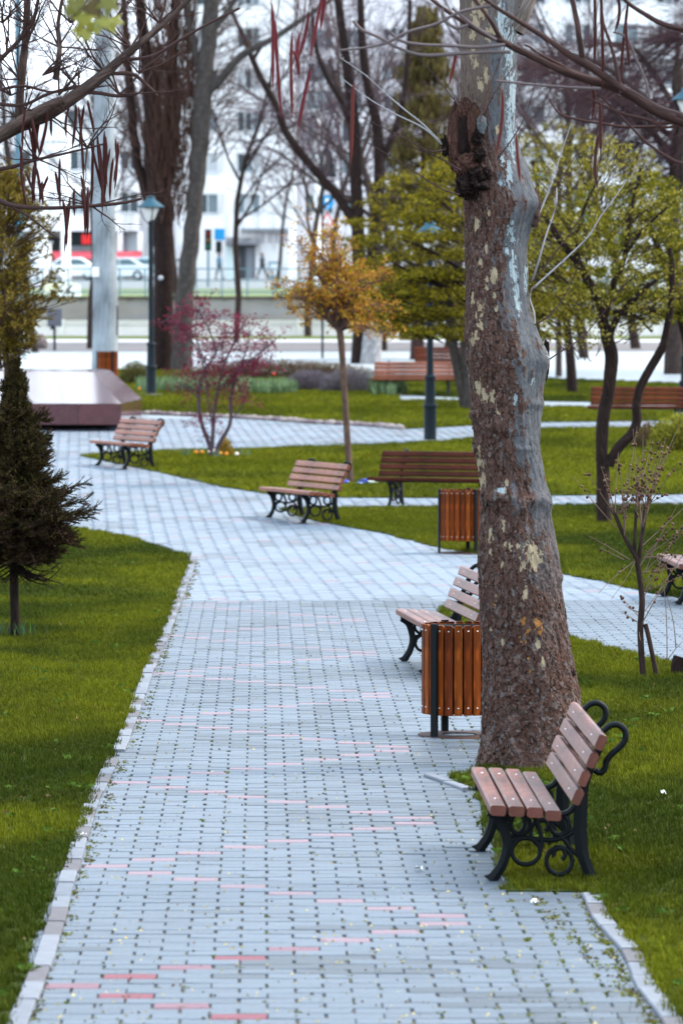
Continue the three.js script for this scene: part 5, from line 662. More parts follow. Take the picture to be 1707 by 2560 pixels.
{ // forked dark trunk with young yellow leaves
  const R1 = 0.005, d = 64.3, t = thing('forked_tree', 'forked dark trunk carrying young yellow green leaves', 'tree'), w = new Geo(), l = new Geo(true), X = u => (u - 853.5) * R1, Y = v => 2.9 + (785 - v) * R1, T = (p, s = 10) => { const q = smooth(p, 5); q.forEach(k => { k[0] += .006 * Math.sin(k[1] * 11); }); w.tube(q, null, s); };
  T([[3.521,-0.021,-64.3,0.118],[3.51,0.14,-64.3,0.102],[3.504,0.409,-64.3,0.091],[3.498,0.731,-64.3,0.091],[3.487,1.052,-64.3,0.08],[3.481,1.32,-64.3,0.086],[3.528,1.642,-64.3,0.086],[3.581,1.963,-64.3,0.086],[3.613,2.285,-64.3,0.091],[3.558,2.552,-64.3,0.086],[3.515,2.766,-64.3,0.07],[3.407,3.141,-64.3,0.059],[3.192,3.515,-64.3,0.054],[2.924,3.889,-64.3,0.043],[2.709,4.209,-64.3,0.032]]); T([[3.573,0.865,-64.3,0.07],[3.706,1.106,-64.3,0.07],[3.867,1.294,-64.3,0.064],[3.957,1.481,-64.3,0.064],[3.946,1.695,-64.3,0.059],[3.988,1.91,-64.3,0.059],[4.106,2.124,-64.3,0.059],[4.223,2.338,-64.3,0.059],[4.319,2.552,-64.3,0.054],[4.382,2.873,-64.3,0.048],[4.424,3.355,-64.3,0.038],[4.38,3.782,-64.3,0.032]]); T([[3.569,2.552,-64.3,0.054],[3.702,2.873,-64.3,0.043],[3.942,3.141,-64.3,0.038],[4.21,3.355,-64.3,0.027]]); T([[3.515,2.82,-64.3,0.043],[3.621,3.248,-64.3,0.038],[3.781,3.675,-64.3,0.032],[3.86,4.209,-64.3,0.027],[3.992,4.85,-64.3,0.021]]); T([[3.702,2.873,-64.3,0.032],[3.996,2.98,-64.3,0.027],[4.318,2.873,-64.3,0.021]]); T([[3.192,3.515,-64.3,0.032],[3.138,3.889,-64.3,0.027],[3.244,4.316,-64.3,0.021],[3.457,4.743,-64.3,0.016]]); T([[3.622,2.927,-64.3,0.032],[3.836,2.927,-64.3,0.027],[3.997,2.82,-64.3,0.021],[4.158,2.659,-64.3,0.016]]); T([[3.781,3.675,-64.3,0.027],[4.101,4.103,-64.3,0.021],[4.474,4.423,-64.3,0.016]]);
  for (let k = 0; k < 480; k++) { const a = rnd() * 6.28, r = Math.sqrt(rnd()), u = 1530 + Math.cos(a) * r * 250, v = 600 + Math.sin(a) * r * 290 * (Math.sin(a) > 0 ? .95 : 1); const dens = v > 700 && u < 1440 ? .5 : 1; if (rnd() > dens) continue; const p = [X(u), Y(v), -d + sg() * 1.0]; spray(l, p, rr(.08, .2), 18, [[.19, .16, .010], [.14, .12, .007], [.26, .22, .035], [.075, .068, .006], [.31, .27, .07]], .042, .5); if (rnd() < .75) branchTube(w, [p, [p[0] + (X(1530) - p[0]) * .22, p[1] - .16, p[2] + .05], [p[0] + (X(1530) - p[0]) * .4, p[1] - .22, -d]], .0035, .009, 4, 2); }
  w.mesh('trunk', M.barkDark, t); l.mesh('crown', leafMat([1, 1, 1]), t);
}
{ // bushy yellow-green tree behind it
  const R1 = 0.007, d = 88, t = thing('yellow_green_tree', 'broad tree with dense yellow green leaves beyond the forked trunk', 'tree'), w = new Geo(), l = new Geo(true), X = u => (u - 853.5) * R1, Y = v => 2.9 + (785 - v) * R1;
  w.tube(smooth([[6.503,0.591,-88,0.176],[6.464,1.325,-88,0.147],[6.425,2.058,-88,0.132],[6.202,2.937,-88,0.103],[5.907,3.815,-88,0.073],[5.612,4.546,-88,0.051]], 5), null, 8); w.tube(smooth([[6.462,1.691,-88,0.103],[6.642,2.79,-88,0.088],[6.712,3.961,-88,0.066]], 5), null, 8);
  for (let k = 0; k < 260; k++) { const u = 1640 + 190 * sg(), v = mixn(420 + .002 * (u - 1650) ** 2, 800, rnd()); spray(l, [X(u), Y(v), -d + sg() * 1.2], rr(.16, .3), 60, [[.125, .13, .006], [.095, .098, .006], [.16, .155, .008], [.05, .050, .005], [.145, .122, .006]], .07, .3); }
  w.mesh('trunk', M.barkDark, t); l.mesh('crown', leafMat([1, 1, 1]), t);
}
{ // airy yellow-green tree crown over the far lawn
  const R1 = 0.009, d = 112, t = thing('yellow_green_tree', 'airy tree with thin yellow buds beside the blue sign', 'tree'), w = new Geo(), l = new Geo(true), X = u => (u - 853.5) * R1, Y = v => 2.9 + (785 - v) * R1;
  w.tube(smooth([[5.38,1.035,-112,0.131],[5.332,1.828,-112,0.112],[5.236,2.76,-112,0.093],[5.095,3.692,-112,0.084],[4.907,4.623,-112,0.065],[4.626,5.553,-112,0.047],[4.438,6.482,-112,0.037]], 5), null, 8); for (const q of [[[5.208,2.947,-112,0.056],[5.561,3.878,-112,0.047],[6.025,4.809,-112,0.037],[6.209,5.832,-112,0.028]], [[5.095,3.785,-112,0.047],[5.466,4.716,-112,0.037],[5.65,5.739,-112,0.028],[5.555,6.668,-112,0.019]], [[4.954,4.437,-112,0.037],[4.533,4.995,-112,0.028],[4.16,5.367,-112,0.019]], [[5.284,2.294,-112,0.047],[4.724,2.76,-112,0.037],[4.164,2.947,-112,0.028]]]) w.tube(smooth(q, 5), null, 6);
  for (let k = 0; k < 210; k++) { const u = 1420 + 190 * sg(), v = mixn(290 + .003 * (u - 1420) ** 2, 780, rnd()); const p = [X(u), Y(v), -d + sg() * 1.2]; spray(l, p, rr(.15, .3), 42, [[.18, .15, .013], [.13, .11, .012], [.08, .07, .010], [.22, .18, .025]], .065, .35); branchTube(w, [p, [p[0] + (X(1410) - p[0]) * .3, p[1] - .3, -d]], .005, .012, 4, 2); }
  w.mesh('trunk', M.barkDark, t); l.mesh('crown', leafMat([1, 1, 1]), t);
}
{ // orange ball-headed tree
  const d = 73.8, R1 = 0.006, t = thing('orange_leaved_tree', 'small round headed tree with orange yellow young leaves', 'tree'), w = new Geo(), l = new Geo(true), X = u => (u - 853.5) * R1, Y = v => 2.9 + (785 - v) * R1;
  w.tube(smooth([[0.145,0.213,-73.8,0.068],[0.126,0.472,-73.8,0.055],[0.089,0.964,-73.8,0.052],[0.052,1.579,-73.8,0.049],[0.022,2.071,-73.8,0.049],[-0.009,2.501,-73.8,0.055],[-0.046,2.716,-73.8,0.055]], 5), null, 9); w.mesh('trunk', mat([.16, .10, .075], .9, { map: T_bark }), t);
  const tips = [], b = new Geo();
  for (let k = 0; k < 40; k++) { const a = k * 2.4, el = rr(-.12, 1.5), L = rr(.62, 1.22) * (k % 9 === 0 ? 1.15 : 1), ex = Math.cos(a) * Math.cos(el) * 1.12 - .14, ey = Math.sin(el) * 1.25 + .12, ez = Math.sin(a) * Math.cos(el) * .95, p0 = [X(848), Y(830), -d], p2 = [p0[0] + ex * L, p0[1] + ey * L - .05, p0[2] + ez * L], p1 = [p0[0] + ex * .4, p0[1] + ey * .5 + .1, p0[2] + ez * .4]; const q = smooth([p0, p1, p2], 5); b.tube(q, [.022, .004], 5); for (let m = 3; m < q.length; m++) for (let s = 0; s < 3; s++) { const e = [q[m][0] + sg() * .2, q[m][1] + rr(-.05, .22), q[m][2] + sg() * .2]; b.tube([q[m], e], [.006, .002], 3); tips.push(e); } }
  b.mesh('branches', mat([.075, .045, .045], .9), t); for (const p of tips) { const n = 6 + Math.floor(rnd() * 9); if (rnd() < .12) continue; for (let k = 0; k < n; k++) { const c = [[.42, .20, .025], [.34, .13, .02], [.50, .28, .045], [.24, .08, .02], [.36, .23, .02], [.22, .20, .016]][Math.floor(rnd() ** 1.3 * 6)], tn = rr(.75, 1.2), s = rr(.035, .06); l.col = c.map(v => v * tn); l.leaf(p[0] + sg() * .07, p[1] + sg() * .07, p[2] + sg() * .07, sg(), -.5 + sg() * .5, sg(), s, s * .55); } }
  l.mesh('crown', leafMat([1, 1, 1], { transmission: .4 }), t);
}
{ // purple leaved shrub
  const d = 82, t = thing('purple_shrub', 'open purple leaved shrub with several thin stems on the lawn', 'shrub'), w = new Geo(), l = new Geo(true), tips = [], put1 = (p, r) => { const q = smooth(p, 5); w.tube(q, r, 6); q.forEach((c, m) => { if (m > q.length * .42) tips.push(c); }); };
  const st = [[[-2.212,0.373,-82],[-2.252,0.646,-82],[-2.382,1.022,-82],[-2.436,1.364,-82],[-2.415,1.705,-82],[-2.312,1.979,-82],[-2.141,2.252,-82],[-2.277,2.661,-82],[-2.434,2.934,-82]], [[-2.212,0.373,-82],[-2.204,0.68,-82],[-2.183,1.022,-82],[-2.156,1.364,-82],[-2.087,1.705,-82],[-1.991,2.081,-82],[-1.799,2.456,-82],[-1.649,2.798,-82]], [[-2.198,0.407,-82],[-2.088,0.68,-82],[-1.903,1.022,-82],[-1.882,1.432,-82],[-1.834,1.705,-82],[-1.732,1.979,-82],[-1.458,2.183,-82],[-1.117,2.456,-82]], [[-2.197,1.022,-82],[-2.279,1.432,-82],[-2.312,1.842,-82],[-2.414,2.183,-82],[-2.551,2.456,-82],[-2.721,2.661,-82],[-2.994,2.798,-82]], [[-2.108,1.569,-82],[-1.8,1.91,-82],[-1.458,1.979,-82],[-1.185,2.115,-82]], [[-2.415,1.432,-82],[-2.552,1.569,-82],[-2.757,1.705,-82]], [[-2.211,0.749,-82],[-2.313,0.886,-82],[-2.416,1.159,-82]], [[-1.896,1.091,-82],[-1.664,1.364,-82],[-1.664,1.501,-82]], [[-2.278,1.979,-82],[-2.448,2.388,-82],[-2.482,2.798,-82],[-2.379,3.071,-82]], [[-2.005,2.047,-82],[-2.039,2.388,-82],[-1.936,2.593,-82]], [[-1.8,1.842,-82],[-1.629,2.252,-82],[-1.56,2.593,-82]]]; st.forEach((p, k) => put1(p, k < 3 ? [.04, .008] : [.016, .005]));
  for (const p of tips.slice()) for (let s = 0; s < 3; s++) { const e = [p[0] + sg() * .28, p[1] + rr(-.1, .25), p[2] + sg() * .3]; w.tube([p, e], [.006, .002], 3); for (let k = 0; k < 15; k++) { const tt = rr(.6, 1.3), c = rnd() < .55 ? [.17, .018, .045] : rnd() < .6 ? [.25, .03, .07] : [.09, .012, .03], s2 = rr(.028, .06); l.col = c.map(v => v * tt); l.leaf(e[0] + sg() * .1, e[1] + sg() * .07, e[2] + sg() * .1, sg(), sg() * .5 - .2, sg(), s2, s2 * .5); } }
  w.mesh('stems', mat([.075, .05, .06], .85), t); l.mesh('foliage', leafMat([1, 1, 1], { transmission: .35 }), t);
}

// ---------------------------------------------------------------- conifers
function needles(g, a, b, n, len, cols, dens = 1) { const dx = b[0] - a[0], dy = b[1] - a[1], dz = b[2] - a[2], L = Math.hypot(dx, dy, dz) || 1; for (let k = 0; k < n * dens; k++) { const t = rnd(), c = cols[Math.floor(rnd() * cols.length)], q = rr(.7, 1.3), l = len * rr(.7, 1.2), px = sg(), py = sg(), pz = sg(); g.col = [c[0] * q, c[1] * q, c[2] * q]; const x = a[0] + dx * t, y = a[1] + dy * t, z = a[2] + dz * t, ex = dx / L * .8 + px, ey = dy / L * .8 + py + .2, ez = dz / L * .8 + pz, m = l / Math.hypot(ex, ey, ez), w = l * .09; g.tri([x - pz * w, y + w, z + px * w], [x + pz * w, y - w, z - px * w], [x + ex * m, y + ey * m, z + ez * m]); } }
{ // dwarf spruce with a bare leg
  const x0 = -2.90, z0 = -42.65, s = 1 / 281.3, Y = v => 2.9 + (785 - v) * s + .0, t = thing('small_spruce', 'small dark spruce with a dense lower tier on a bare stem', 'tree', [x0, 0, z0]), w = new Geo(), g = new Geo(true), C = [[.040, .034, .010], [.022, .019, .008], [.058, .047, .013], [.085, .064, .018], [.018, .012, .007]], B = [[.045, .025, .016], [.06, .032, .020], [.030, .018, .012]];
  w.tube(smooth([[0, -.05, 0, .062], [.0, .12, 0, .045], [-.01, .5, 0, .04], [-.015, .9, 0, .036], [-.03, 1.7, 0, .024], [-.06, 2.55, 0, .010]], 5), null, 9);
  const tier = (v, r, n, lift, dens, brown) => { const y = Y(v); for (let k = 0; k < n; k++) { const a = k / n * 6.283 + rr(-.25, .25), L = r * rr(.55, 1.14), p0 = [-.02, y, 0], p1 = [Math.cos(a) * L * .55, y + lift * L * .5 + sg() * .03, Math.sin(a) * L * .55], p2 = [Math.cos(a) * L, y + lift * L + sg() * .05, Math.sin(a) * L], q = smooth([p0, p1, p2], 4); w.tube(q, [.011, .004], 5); for (let m = 1; m < q.length; m++) { const nt = 5; for (let c = 0; c < nt; c++) { const sd = c % 2 ? 1 : -1, f = .16 * (1.15 - m / q.length * .6) * Math.min(1.15, r * 2 + .12), e = [q[m][0] + Math.cos(a + sd * rr(.5, 1.1)) * f, q[m][1] + rr(-.03, .09), q[m][2] + Math.sin(a + sd * rr(.5, 1.1)) * f]; w.tube([q[m], e], [.004, .002], 3); needles(g, q[m], e, 34, .025, rnd() < brown ? B : C, dens); } needles(g, q[m - 1], q[m], 30, .026, C, dens); } } };
  for (let v = 1392; v > 1244; v -= 14) tier(v, .64 - Math.max(0, v - 1320) * .0042 - Math.max(0, 1290 - v) * .0022, 15, mixn(-.16, .22, (1395 - v) / 160), 1, v > 1310 ? .65 : .25);
  for (let v = 1238; v > 1090; v -= 17) tier(v, mixn(.38, .24, (1238 - v) / 148), 12, .30, 1, .12);
  for (let v = 1075; v > 905; v -= 22) tier(v, mixn(.26, .03, (1075 - v) / 170) * (v > 1040 ? 1.15 : .75), 7, .42, .75, .05);
  for (let k = 0; k < 26; k++) { const a = rnd() * 6.28, L = rr(.25, .55), y = Y(rr(1390, 1430)), q = smooth([[0, y, 0], [Math.cos(a) * L * .6, y - .10, Math.sin(a) * L * .6], [Math.cos(a) * L, y - .06 + sg() * .1, Math.sin(a) * L]], 4); w.tube(q, [.008, .003], 4); for (let m = 1; m < q.length; m++) { const e = [q[m][0] + sg() * .08, q[m][1] + sg() * .06, q[m][2] + sg() * .08]; w.tube([q[m], e], [.003, .0015], 3); needles(g, q[m], e, 16, .016, B, .6); } }
  w.mesh('trunk', mat([.028, .018, .014], .9, { map: T_bark }), t); g.mesh('foliage', leafMat([1, 1, 1], { transmission: .1, roughness: .8 }), t);
  const h = new Geo(true); for (let k = 0; k < 60; k++) { const a = rnd() * 6.28, r = rr(.02, .25), L = rr(.08, .2); h.col = [.06, .10, .04].map(c => c * rr(.6, 1.3)); h.leaf(x0 + Math.cos(a) * r, .03, z0 + Math.sin(a) * r, sg() * .6, 1.2, sg() * .6, L, .014); } tag(h.mesh('iris_clump', leafMat([1, 1, 1])), 'tuft of long green blades at the foot of the spruce', 'plant');
}
{ // columnar juniper behind it
  const d = 58, R1 = 0.005, X0 = -4.083, t = thing('columnar_juniper', 'tall olive green columnar juniper rising behind the spruce', 'tree', place(X0, -d)), w = new Geo(), g = new Geo(true), y0 = terrain(-d), C = [[.19, .14, .018], [.14, .105, .014], [.24, .185, .028], [.09, .058, .014], [.07, .036, .014]], Y = v => 2.9 + (785 - v) * R1 - y0;
  w.tube(smooth([[0, -.1, 0, .06], [.03, 1.2, 0, .045], [.05, 2.2, 0, .04], [0, 3.4, 0, .02]], 4), null, 7);
  for (let k = 0; k < 700; k++) { const v = rr(455, 905), env = v < 520 ? mixn(.12, .30, (v - 455) / 65) : v > 800 ? mixn(.42, .08, (v - 800) / 105) : v > 700 ? .46 : .36, a = rnd() * 6.28, r = env * 1.3 * Math.sqrt(rr(.05, 1)) * (.85 + .35 * Math.sin(v * .045 + a * 3) + .2 * Math.sin(v * .11)), p = [Math.cos(a) * r, Y(v), Math.sin(a) * r], e = [p[0] + Math.cos(a) * rr(.03, .14), p[1] + rr(.0, .2), p[2] + Math.sin(a) * rr(.03, .14)]; w.tube([[p[0] * .5, p[1] - .1, p[2] * .5], p, e], [.008, .003], 3); for (let m = 0; m < 4; m++) { const f = [e[0] + sg() * .09, e[1] + sg() * .09, e[2] + sg() * .09]; needles(g, m < 2 ? p : e, f, 34, .045, C); } }
  w.mesh('trunk', mat([.06, .035, .028], .9), t); g.mesh('foliage', leafMat([1, 1, 1], { transmission: .15 }), t);
}
{ // drooping dark conifer between the bare trees
  const d = 139, R1 = 0.012, t = thing('drooping_conifer', 'tall olive brown conifer with hanging foliage and a stout trunk', 'tree', place(2.216, -d)), w = new Geo(), g = new Geo(true), y0 = terrain(-d), Y = v => 2.9 + (785 - v) * R1 - y0, C = [[.105, .085, .026], [.085, .06, .02], [.13, .105, .035], [.055, .036, .015]];
  w.tube(smooth([[0, -.1, 0, .26], [-.02, .4, 0, .2], [-.03, 1.2, 0, .17], [.1, 4, 0, .13], [.2, 7, 0, .07], [.25, 9.2, 0, .02]], 5), null, 10);
  for (let k = 0; k < 620; k++) { const v = rr(45, 800), env = (v < 200 ? mixn(.15, .75, (v - 45) / 155) : v < 560 ? mixn(.75, 1.5, (v - 200) / 360) : 1.5) * rr(.25, 1) , a = rnd() * 6.28, y = Y(v), x = .2 * clamp(y / 9), p = [x + Math.cos(a) * env, y + sg() * .1, Math.sin(a) * env]; if (k % 3 === 0) w.tube([[x, y + .25, 0], [x + Math.cos(a) * env * .6, y + .22, Math.sin(a) * env * .6], p], [.02, .006], 4); for (let m = 0; m < 26; m++) { const c = C[Math.floor(rnd() * 4)], q = rr(.7, 1.3), L = rr(.12, .34); g.col = c.map(e => e * q); g.leaf(p[0] + sg() * .16, p[1] + sg() * .12, p[2] + sg() * .16, sg() * .35, -1, sg() * .35, L, .05); } }
  w.mesh('trunk', mat([.10, .055, .05], .9, { map: T_bark }), t); g.mesh('foliage', leafMat([1, 1, 1], { transmission: .15 }), t);
}

// ---------------------------------------------------------------- catalpas whose branches and pods hang into the view
function podGeo(L, bend) { const pts = []; for (let k = 0; k <= 8; k++) { const t = k / 8; pts.push([bend * Math.sin(t * 2.4) * L, -t * L, bend * .6 * Math.sin(t * 3.1 + 1) * L]); } return new Geo().tube(pts, t => .0076 * Math.min(1, 6 * t + .3) * Math.min(1, (1 - t) * 4 + .1), 6).build(); }
const podShapes = [.006, .018, -.015, .025, -.01].map((b, k) => podGeo(1, b));
function pods(parent, list, d, mt = M.pod) { const K = d / 12000; for (const [u, v, u2, v2] of list) { const x = (u - 853.5) * K, y = 2.9 + (785 - v) * K, z = -d + sg() * .25, L = Math.hypot(u2 - u, v2 - v) * K, m = put('seed_pod', podShapes[Math.floor(rnd() * 5)], mt, parent, [x, y, z], [sg() * .08, rnd() * 6.28, 0]); m.rotation.order = 'ZXY'; m.rotation.z = Math.atan2(u2 - u, v2 - v); m.scale.set(1.15, L, 1.15); } }
{
  const d = 29.5, t = thing('catalpa_tree', 'catalpa reaching in with a thick branch and dark hanging pods', 'tree'), w = new Geo(), s = new Geo(), T = (p, G = w, sides = 8) => G.tube(smooth(p, 5), null, sides);
  w.tube(smooth([[-3.0, -.1, -30.2, .22], [-2.95, 1.2, -30.1, .18], [-2.8, 2.6, -29.9, .16], [-2.75, 4, -29.7, .14], [-2.9, 6, -29.6, .1]], 5), null, 12);
  T([[-2.807,3.452,-29.5,0.064],[-2.462,3.746,-29.5,0.059],[-2.191,3.941,-29.5,0.052],[-1.995,4.044,-29.5,0.044],[-1.799,4.125,-29.5,0.042],[-1.602,4.255,-29.5,0.039],[-1.45,4.369,-29.5,0.034],[-1.357,4.455,-29.5,0.027],[-1.222,4.565,-29.5,0.022],[-1.062,4.699,-29.5,0.017],[-0.89,4.87,-29.5,0.015]]); T([[-2.233,3.889,-29.4,0.034],[-2.086,3.987,-29.4,0.042],[-1.939,4.084,-29.4,0.037],[-1.768,4.177,-29.4,0.032],[-1.699,4.206,-29.4,0.025]]); T([[-1.982,4.092,-29.6,0.027],[-1.972,4.264,-29.6,0.025],[-1.956,4.436,-29.6,0.025],[-1.936,4.632,-29.6,0.022],[-1.926,4.877,-29.6,0.022]]); T([[-1.749,4.333,-29.5,0.02],[-1.724,4.528,-29.5,0.015],[-1.733,4.675,-29.5,0.012],[-1.699,4.87,-29.5,0.01]]); T([[-2.454,3.743,-29.4,0.025],[-2.234,3.67,-29.4,0.02],[-2.038,3.572,-29.4,0.015],[-1.843,3.548,-29.4,0.012],[-1.598,3.555,-29.4,0.011],[-1.354,3.577,-29.4,0.01],[-1.217,3.606,-29.4,0.007]],s); T([[-1.651,4.255,-29.5,0.012],[-1.504,4.255,-29.5,0.012],[-1.357,4.235,-29.5,0.01],[-1.234,4.259,-29.5,0.007],[-1.161,4.382,-29.5,0.007]],s); T([[-2.241,3.77,-29.5,0.015],[-2.045,3.795,-29.5,0.012],[-1.873,3.844,-29.5,0.01],[-1.652,3.893,-29.5,0.007],[-1.456,3.941,-29.5,0.006]],s); T([[-2.038,3.572,-29.4,0.01],[-1.916,3.499,-29.4,0.007],[-1.819,3.425,-29.4,0.005],[-1.721,3.352,-29.4,0.005]],s); T([[-2.093,4.186,-29.5,0.012],[-1.946,4.181,-29.5,0.01],[-1.798,4.247,-29.5,0.01],[-1.627,4.296,-29.5,0.007]],s); T([[-2.092,4.455,-29.5,0.015],[-1.994,4.553,-29.5,0.012],[-1.895,4.675,-29.5,0.01],[-1.846,4.87,-29.5,0.01]],s); T([[-1.45,4.369,-29.5,0.012],[-1.283,4.369,-29.5,0.012],[-1.185,4.296,-29.5,0.01],[-1.124,4.235,-29.5,0.007]],s); T([[-2.092,4.272,-29.5,0.01],[-1.945,4.296,-29.5,0.009],[-1.749,4.259,-29.5,0.007],[-1.528,4.321,-29.5,0.007]],s); T([[-1.357,4.455,-29.5,0.012],[-1.16,4.479,-29.5,0.01],[-0.989,4.577,-29.5,0.01],[-0.817,4.675,-29.5,0.007],[-0.621,4.773,-29.5,0.007]],s);
  const K = 29.5 / 12000, q = [[60, 300, 1], [150, 240, 1], [52, 200, 1], [150, 120, 1], [262, 180, 1], [330, 120, 1], [100, 400, 0], [220, 370, 0], [30, 240, 1], [90, 70, 1], [400, 60, 1], [200, 225, 1], [20, 130, 1], [230, 515, 0], [120, 285, 0], [300, 238, 1], [350, 185, 1], [60, 130, 1], [10, 60, 1], [110, 190, 1], [180, 60, 1], [280, 60, 1]]; for (const [u, v, up] of q) for (let m = 0; m < 5; m++) grow(s, s, [(u - 853.5) * K, 2.9 + (785 - v) * K, -29.5], [sg(), up ? rr(0, 1) : sg() * .6, sg() * .4], rr(.22, .46), .0065, 1, bareO({ k: [0, 4, 3], woodLevels: 9, wob: .22, minR: .0016 }));
  w.mesh('trunk', mat([.125, .085, .073], .9, { map: T_bark, bumpMap: T_barkBump, bumpScale: .01 }), t); s.mesh('crown', mat([.048, .027, .025], .85), t);
  const L = []; const xs = [[66, 268, 130], [74, 280, 100], [82, 290, 120], [92, 300, 90], [100, 275, 150], [108, 282, 110], [115, 290, 100], [122, 280, 130], [62, 380, 120], [80, 395, 110], [90, 410, 100], [96, 420, 90], [128, 270, 70], [180, 268, 80], [192, 264, 110], [200, 270, 200], [210, 260, 110], [222, 250, 90], [232, 345, 150], [238, 350, 170], [246, 330, 200], [252, 362, 180], [258, 340, 160], [264, 330, 140], [268, 345, 170], [276, 372, 150], [282, 395, 110], [290, 350, 130], [300, 360, 100], [118, 440, 70], [112, 455, 60], [140, 430, 60], [160, 500, 120], [172, 492, 140], [178, 505, 60], [186, 470, 70], [210, 475, 120], [228, 470, 130], [232, 480, 90], [206, 440, 110], [150, 395, 130], [60, 440, 90], [72, 430, 80], [56, 365, 70]]; for (const [u, v, l] of xs) L.push([u, v, u + sg() * .13 * l, v + l]); pods(t, L, d);
}
{
  const d = 24.5, K = d / 12000, t = thing('catalpa_tree', 'catalpa branch slanting in with smooth brown twigs and red pods', 'tree'), w = new Geo(), s = new Geo(), sp = new Geo(), T = (p, G = w, sides = 8) => G.tube(smooth(p, 5), null, sides);
  w.tube(smooth([[2.75, -.1, -24.9, .2], [2.7, 1.4, -24.8, .16], [2.6, 2.7, -24.7, .14], [2.55, 4.2, -24.7, .11], [2.7, 6.5, -24.6, .08]], 5), null, 12);
  T([[2.56,3.623,-24.5,0.045],[2.254,3.724,-24.5,0.041],[1.989,3.795,-24.5,0.039],[1.738,3.887,-24.5,0.035],[1.602,3.936,-24.5,0.031],[1.469,4.017,-24.5,0.027],[1.357,4.066,-24.5,0.025],[1.235,4.098,-24.5,0.022],[1.112,4.143,-24.5,0.02],[0.99,4.2,-24.5,0.018],[0.888,4.248,-24.5,0.018],[0.823,4.283,-24.5,0.016],[0.736,4.321,-24.5,0.014],[0.644,4.37,-24.5,0.012],[0.542,4.435,-24.5,0.01],[0.42,4.526,-24.5,0.008]]); T([[1.433,4.033,-24.4,0.018],[1.331,4.105,-24.4,0.022],[1.24,4.166,-24.4,0.022],[1.189,4.19,-24.4,0.02],[1.118,4.237,-24.4,0.016],[1.027,4.301,-24.4,0.014],[0.905,4.378,-24.4,0.012],[0.803,4.439,-24.4,0.01],[0.702,4.509,-24.4,0.008]]); T([[0.823,4.281,-24.5,0.012],[0.791,4.333,-24.5,0.012],[0.756,4.394,-24.5,0.01],[0.695,4.475,-24.5,0.01],[0.654,4.536,-24.5,0.008]]); T([[1.219,4.196,-24.4,0.016],[1.205,4.287,-24.4,0.014],[1.189,4.388,-24.4,0.014],[1.158,4.53,-24.4,0.012]]); T([[1.926,4.333,-24.5,0.016],[1.763,4.344,-24.5,0.014],[1.641,4.37,-24.5,0.014],[1.549,4.419,-24.5,0.012],[1.458,4.479,-24.5,0.01],[1.407,4.536,-24.5,0.01]]);
  T([[1.416,4.02,-24.4,0.01],[1.392,4.146,-24.4,0.008],[1.361,4.267,-24.4,0.008],[1.326,4.368,-24.4,0.007],[1.31,4.489,-24.4,0.006]],s); T([[1.275,4.078,-24.5,0.008],[1.112,4.167,-24.5,0.007],[0.99,4.232,-24.5,0.006],[0.96,4.256,-24.5,0.006],[0.929,4.269,-24.5,0.006]],s); T([[1.989,3.785,-24.5,0.012],[1.795,3.863,-24.5,0.012],[1.704,3.877,-24.5,0.01],[1.602,3.867,-24.5,0.008]],s); T([[1.724,3.863,-24.5,0.008],[1.643,3.85,-24.5,0.008],[1.561,3.887,-24.5,0.008],[1.439,3.917,-24.5,0.007],[1.357,3.948,-24.5,0.006],[1.239,4.005,-24.5,0.005]],s); T([[1.608,3.858,-24.6,0.006],[1.445,3.856,-24.6,0.007],[1.322,3.875,-24.6,0.006],[1.22,3.891,-24.6,0.006],[1.117,3.922,-24.6,0.006],[1.06,3.997,-24.6,0.004]],s); T([[2.01,3.602,-24.5,0.008],[1.765,3.659,-24.5,0.008],[1.684,3.684,-24.5,0.008],[1.561,3.765,-24.5,0.007],[1.439,3.887,-24.5,0.006],[1.316,4.009,-24.5,0.005]],s);
  T([[0.854,4.227,-24.4,0.01],[0.743,4.227,-24.4,0.009],[0.601,4.219,-24.4,0.009],[0.419,4.21,-24.4,0.009],[0.297,4.243,-24.4,0.008],[0.185,4.303,-24.4,0.008],[0.104,4.338,-24.4,0.008],[0.06,4.384,-24.4,0.007]],sp); T([[0.828,4.263,-24.4,0.009],[0.682,4.251,-24.4,0.009],[0.54,4.259,-24.4,0.008],[0.419,4.263,-24.4,0.008],[0.307,4.281,-24.4,0.008],[0.246,4.328,-24.4,0.006]],sp); T([[0.755,4.461,-24.4,0.009],[0.601,4.429,-24.4,0.008],[0.479,4.368,-24.4,0.008],[0.337,4.328,-24.4,0.008],[0.236,4.277,-24.4,0.008],[0.135,4.251,-24.4,0.006],[-0.007,4.235,-24.4,0.006]],sp); T([[1.311,4.041,-24.4,0.009],[1.149,4.049,-24.4,0.007],[0.986,4.061,-24.4,0.006],[0.784,4.081,-24.4,0.006]],sp); T([[1.565,3.999,-24.5,0.006],[1.544,4.09,-24.5,0.006],[1.499,4.191,-24.5,0.006],[1.462,4.283,-24.5,0.006],[1.421,4.323,-24.5,0.006],[1.377,4.333,-24.5,0.004]],sp); T([[0.641,4.364,-24.4,0.008],[0.581,4.348,-24.4,0.008],[0.52,4.388,-24.4,0.006],[0.51,4.449,-24.4,0.006]],sp); T([[0.56,4.449,-24.4,0.008],[0.662,4.364,-24.4,0.008],[0.783,4.287,-24.4,0.008]],sp);
  w.mesh('trunk', mat([.075, .040, .036], .7, { map: T_bark }), t); s.mesh('crown', mat([.05, .024, .022], .7), t); sp.mesh('crown', mat([.10, .078, .08], .6), t);
  pods(t, [[1478, -40, 1484, 190], [1500, -30, 1492, 230], [1566, 0, 1568, 210], [1558, 55, 1556, 180], [1530, -10, 1526, 90], [1474, 205, 1488, 300], [1490, 260, 1497, 400], [1496, 330, 1499, 480]], d); 
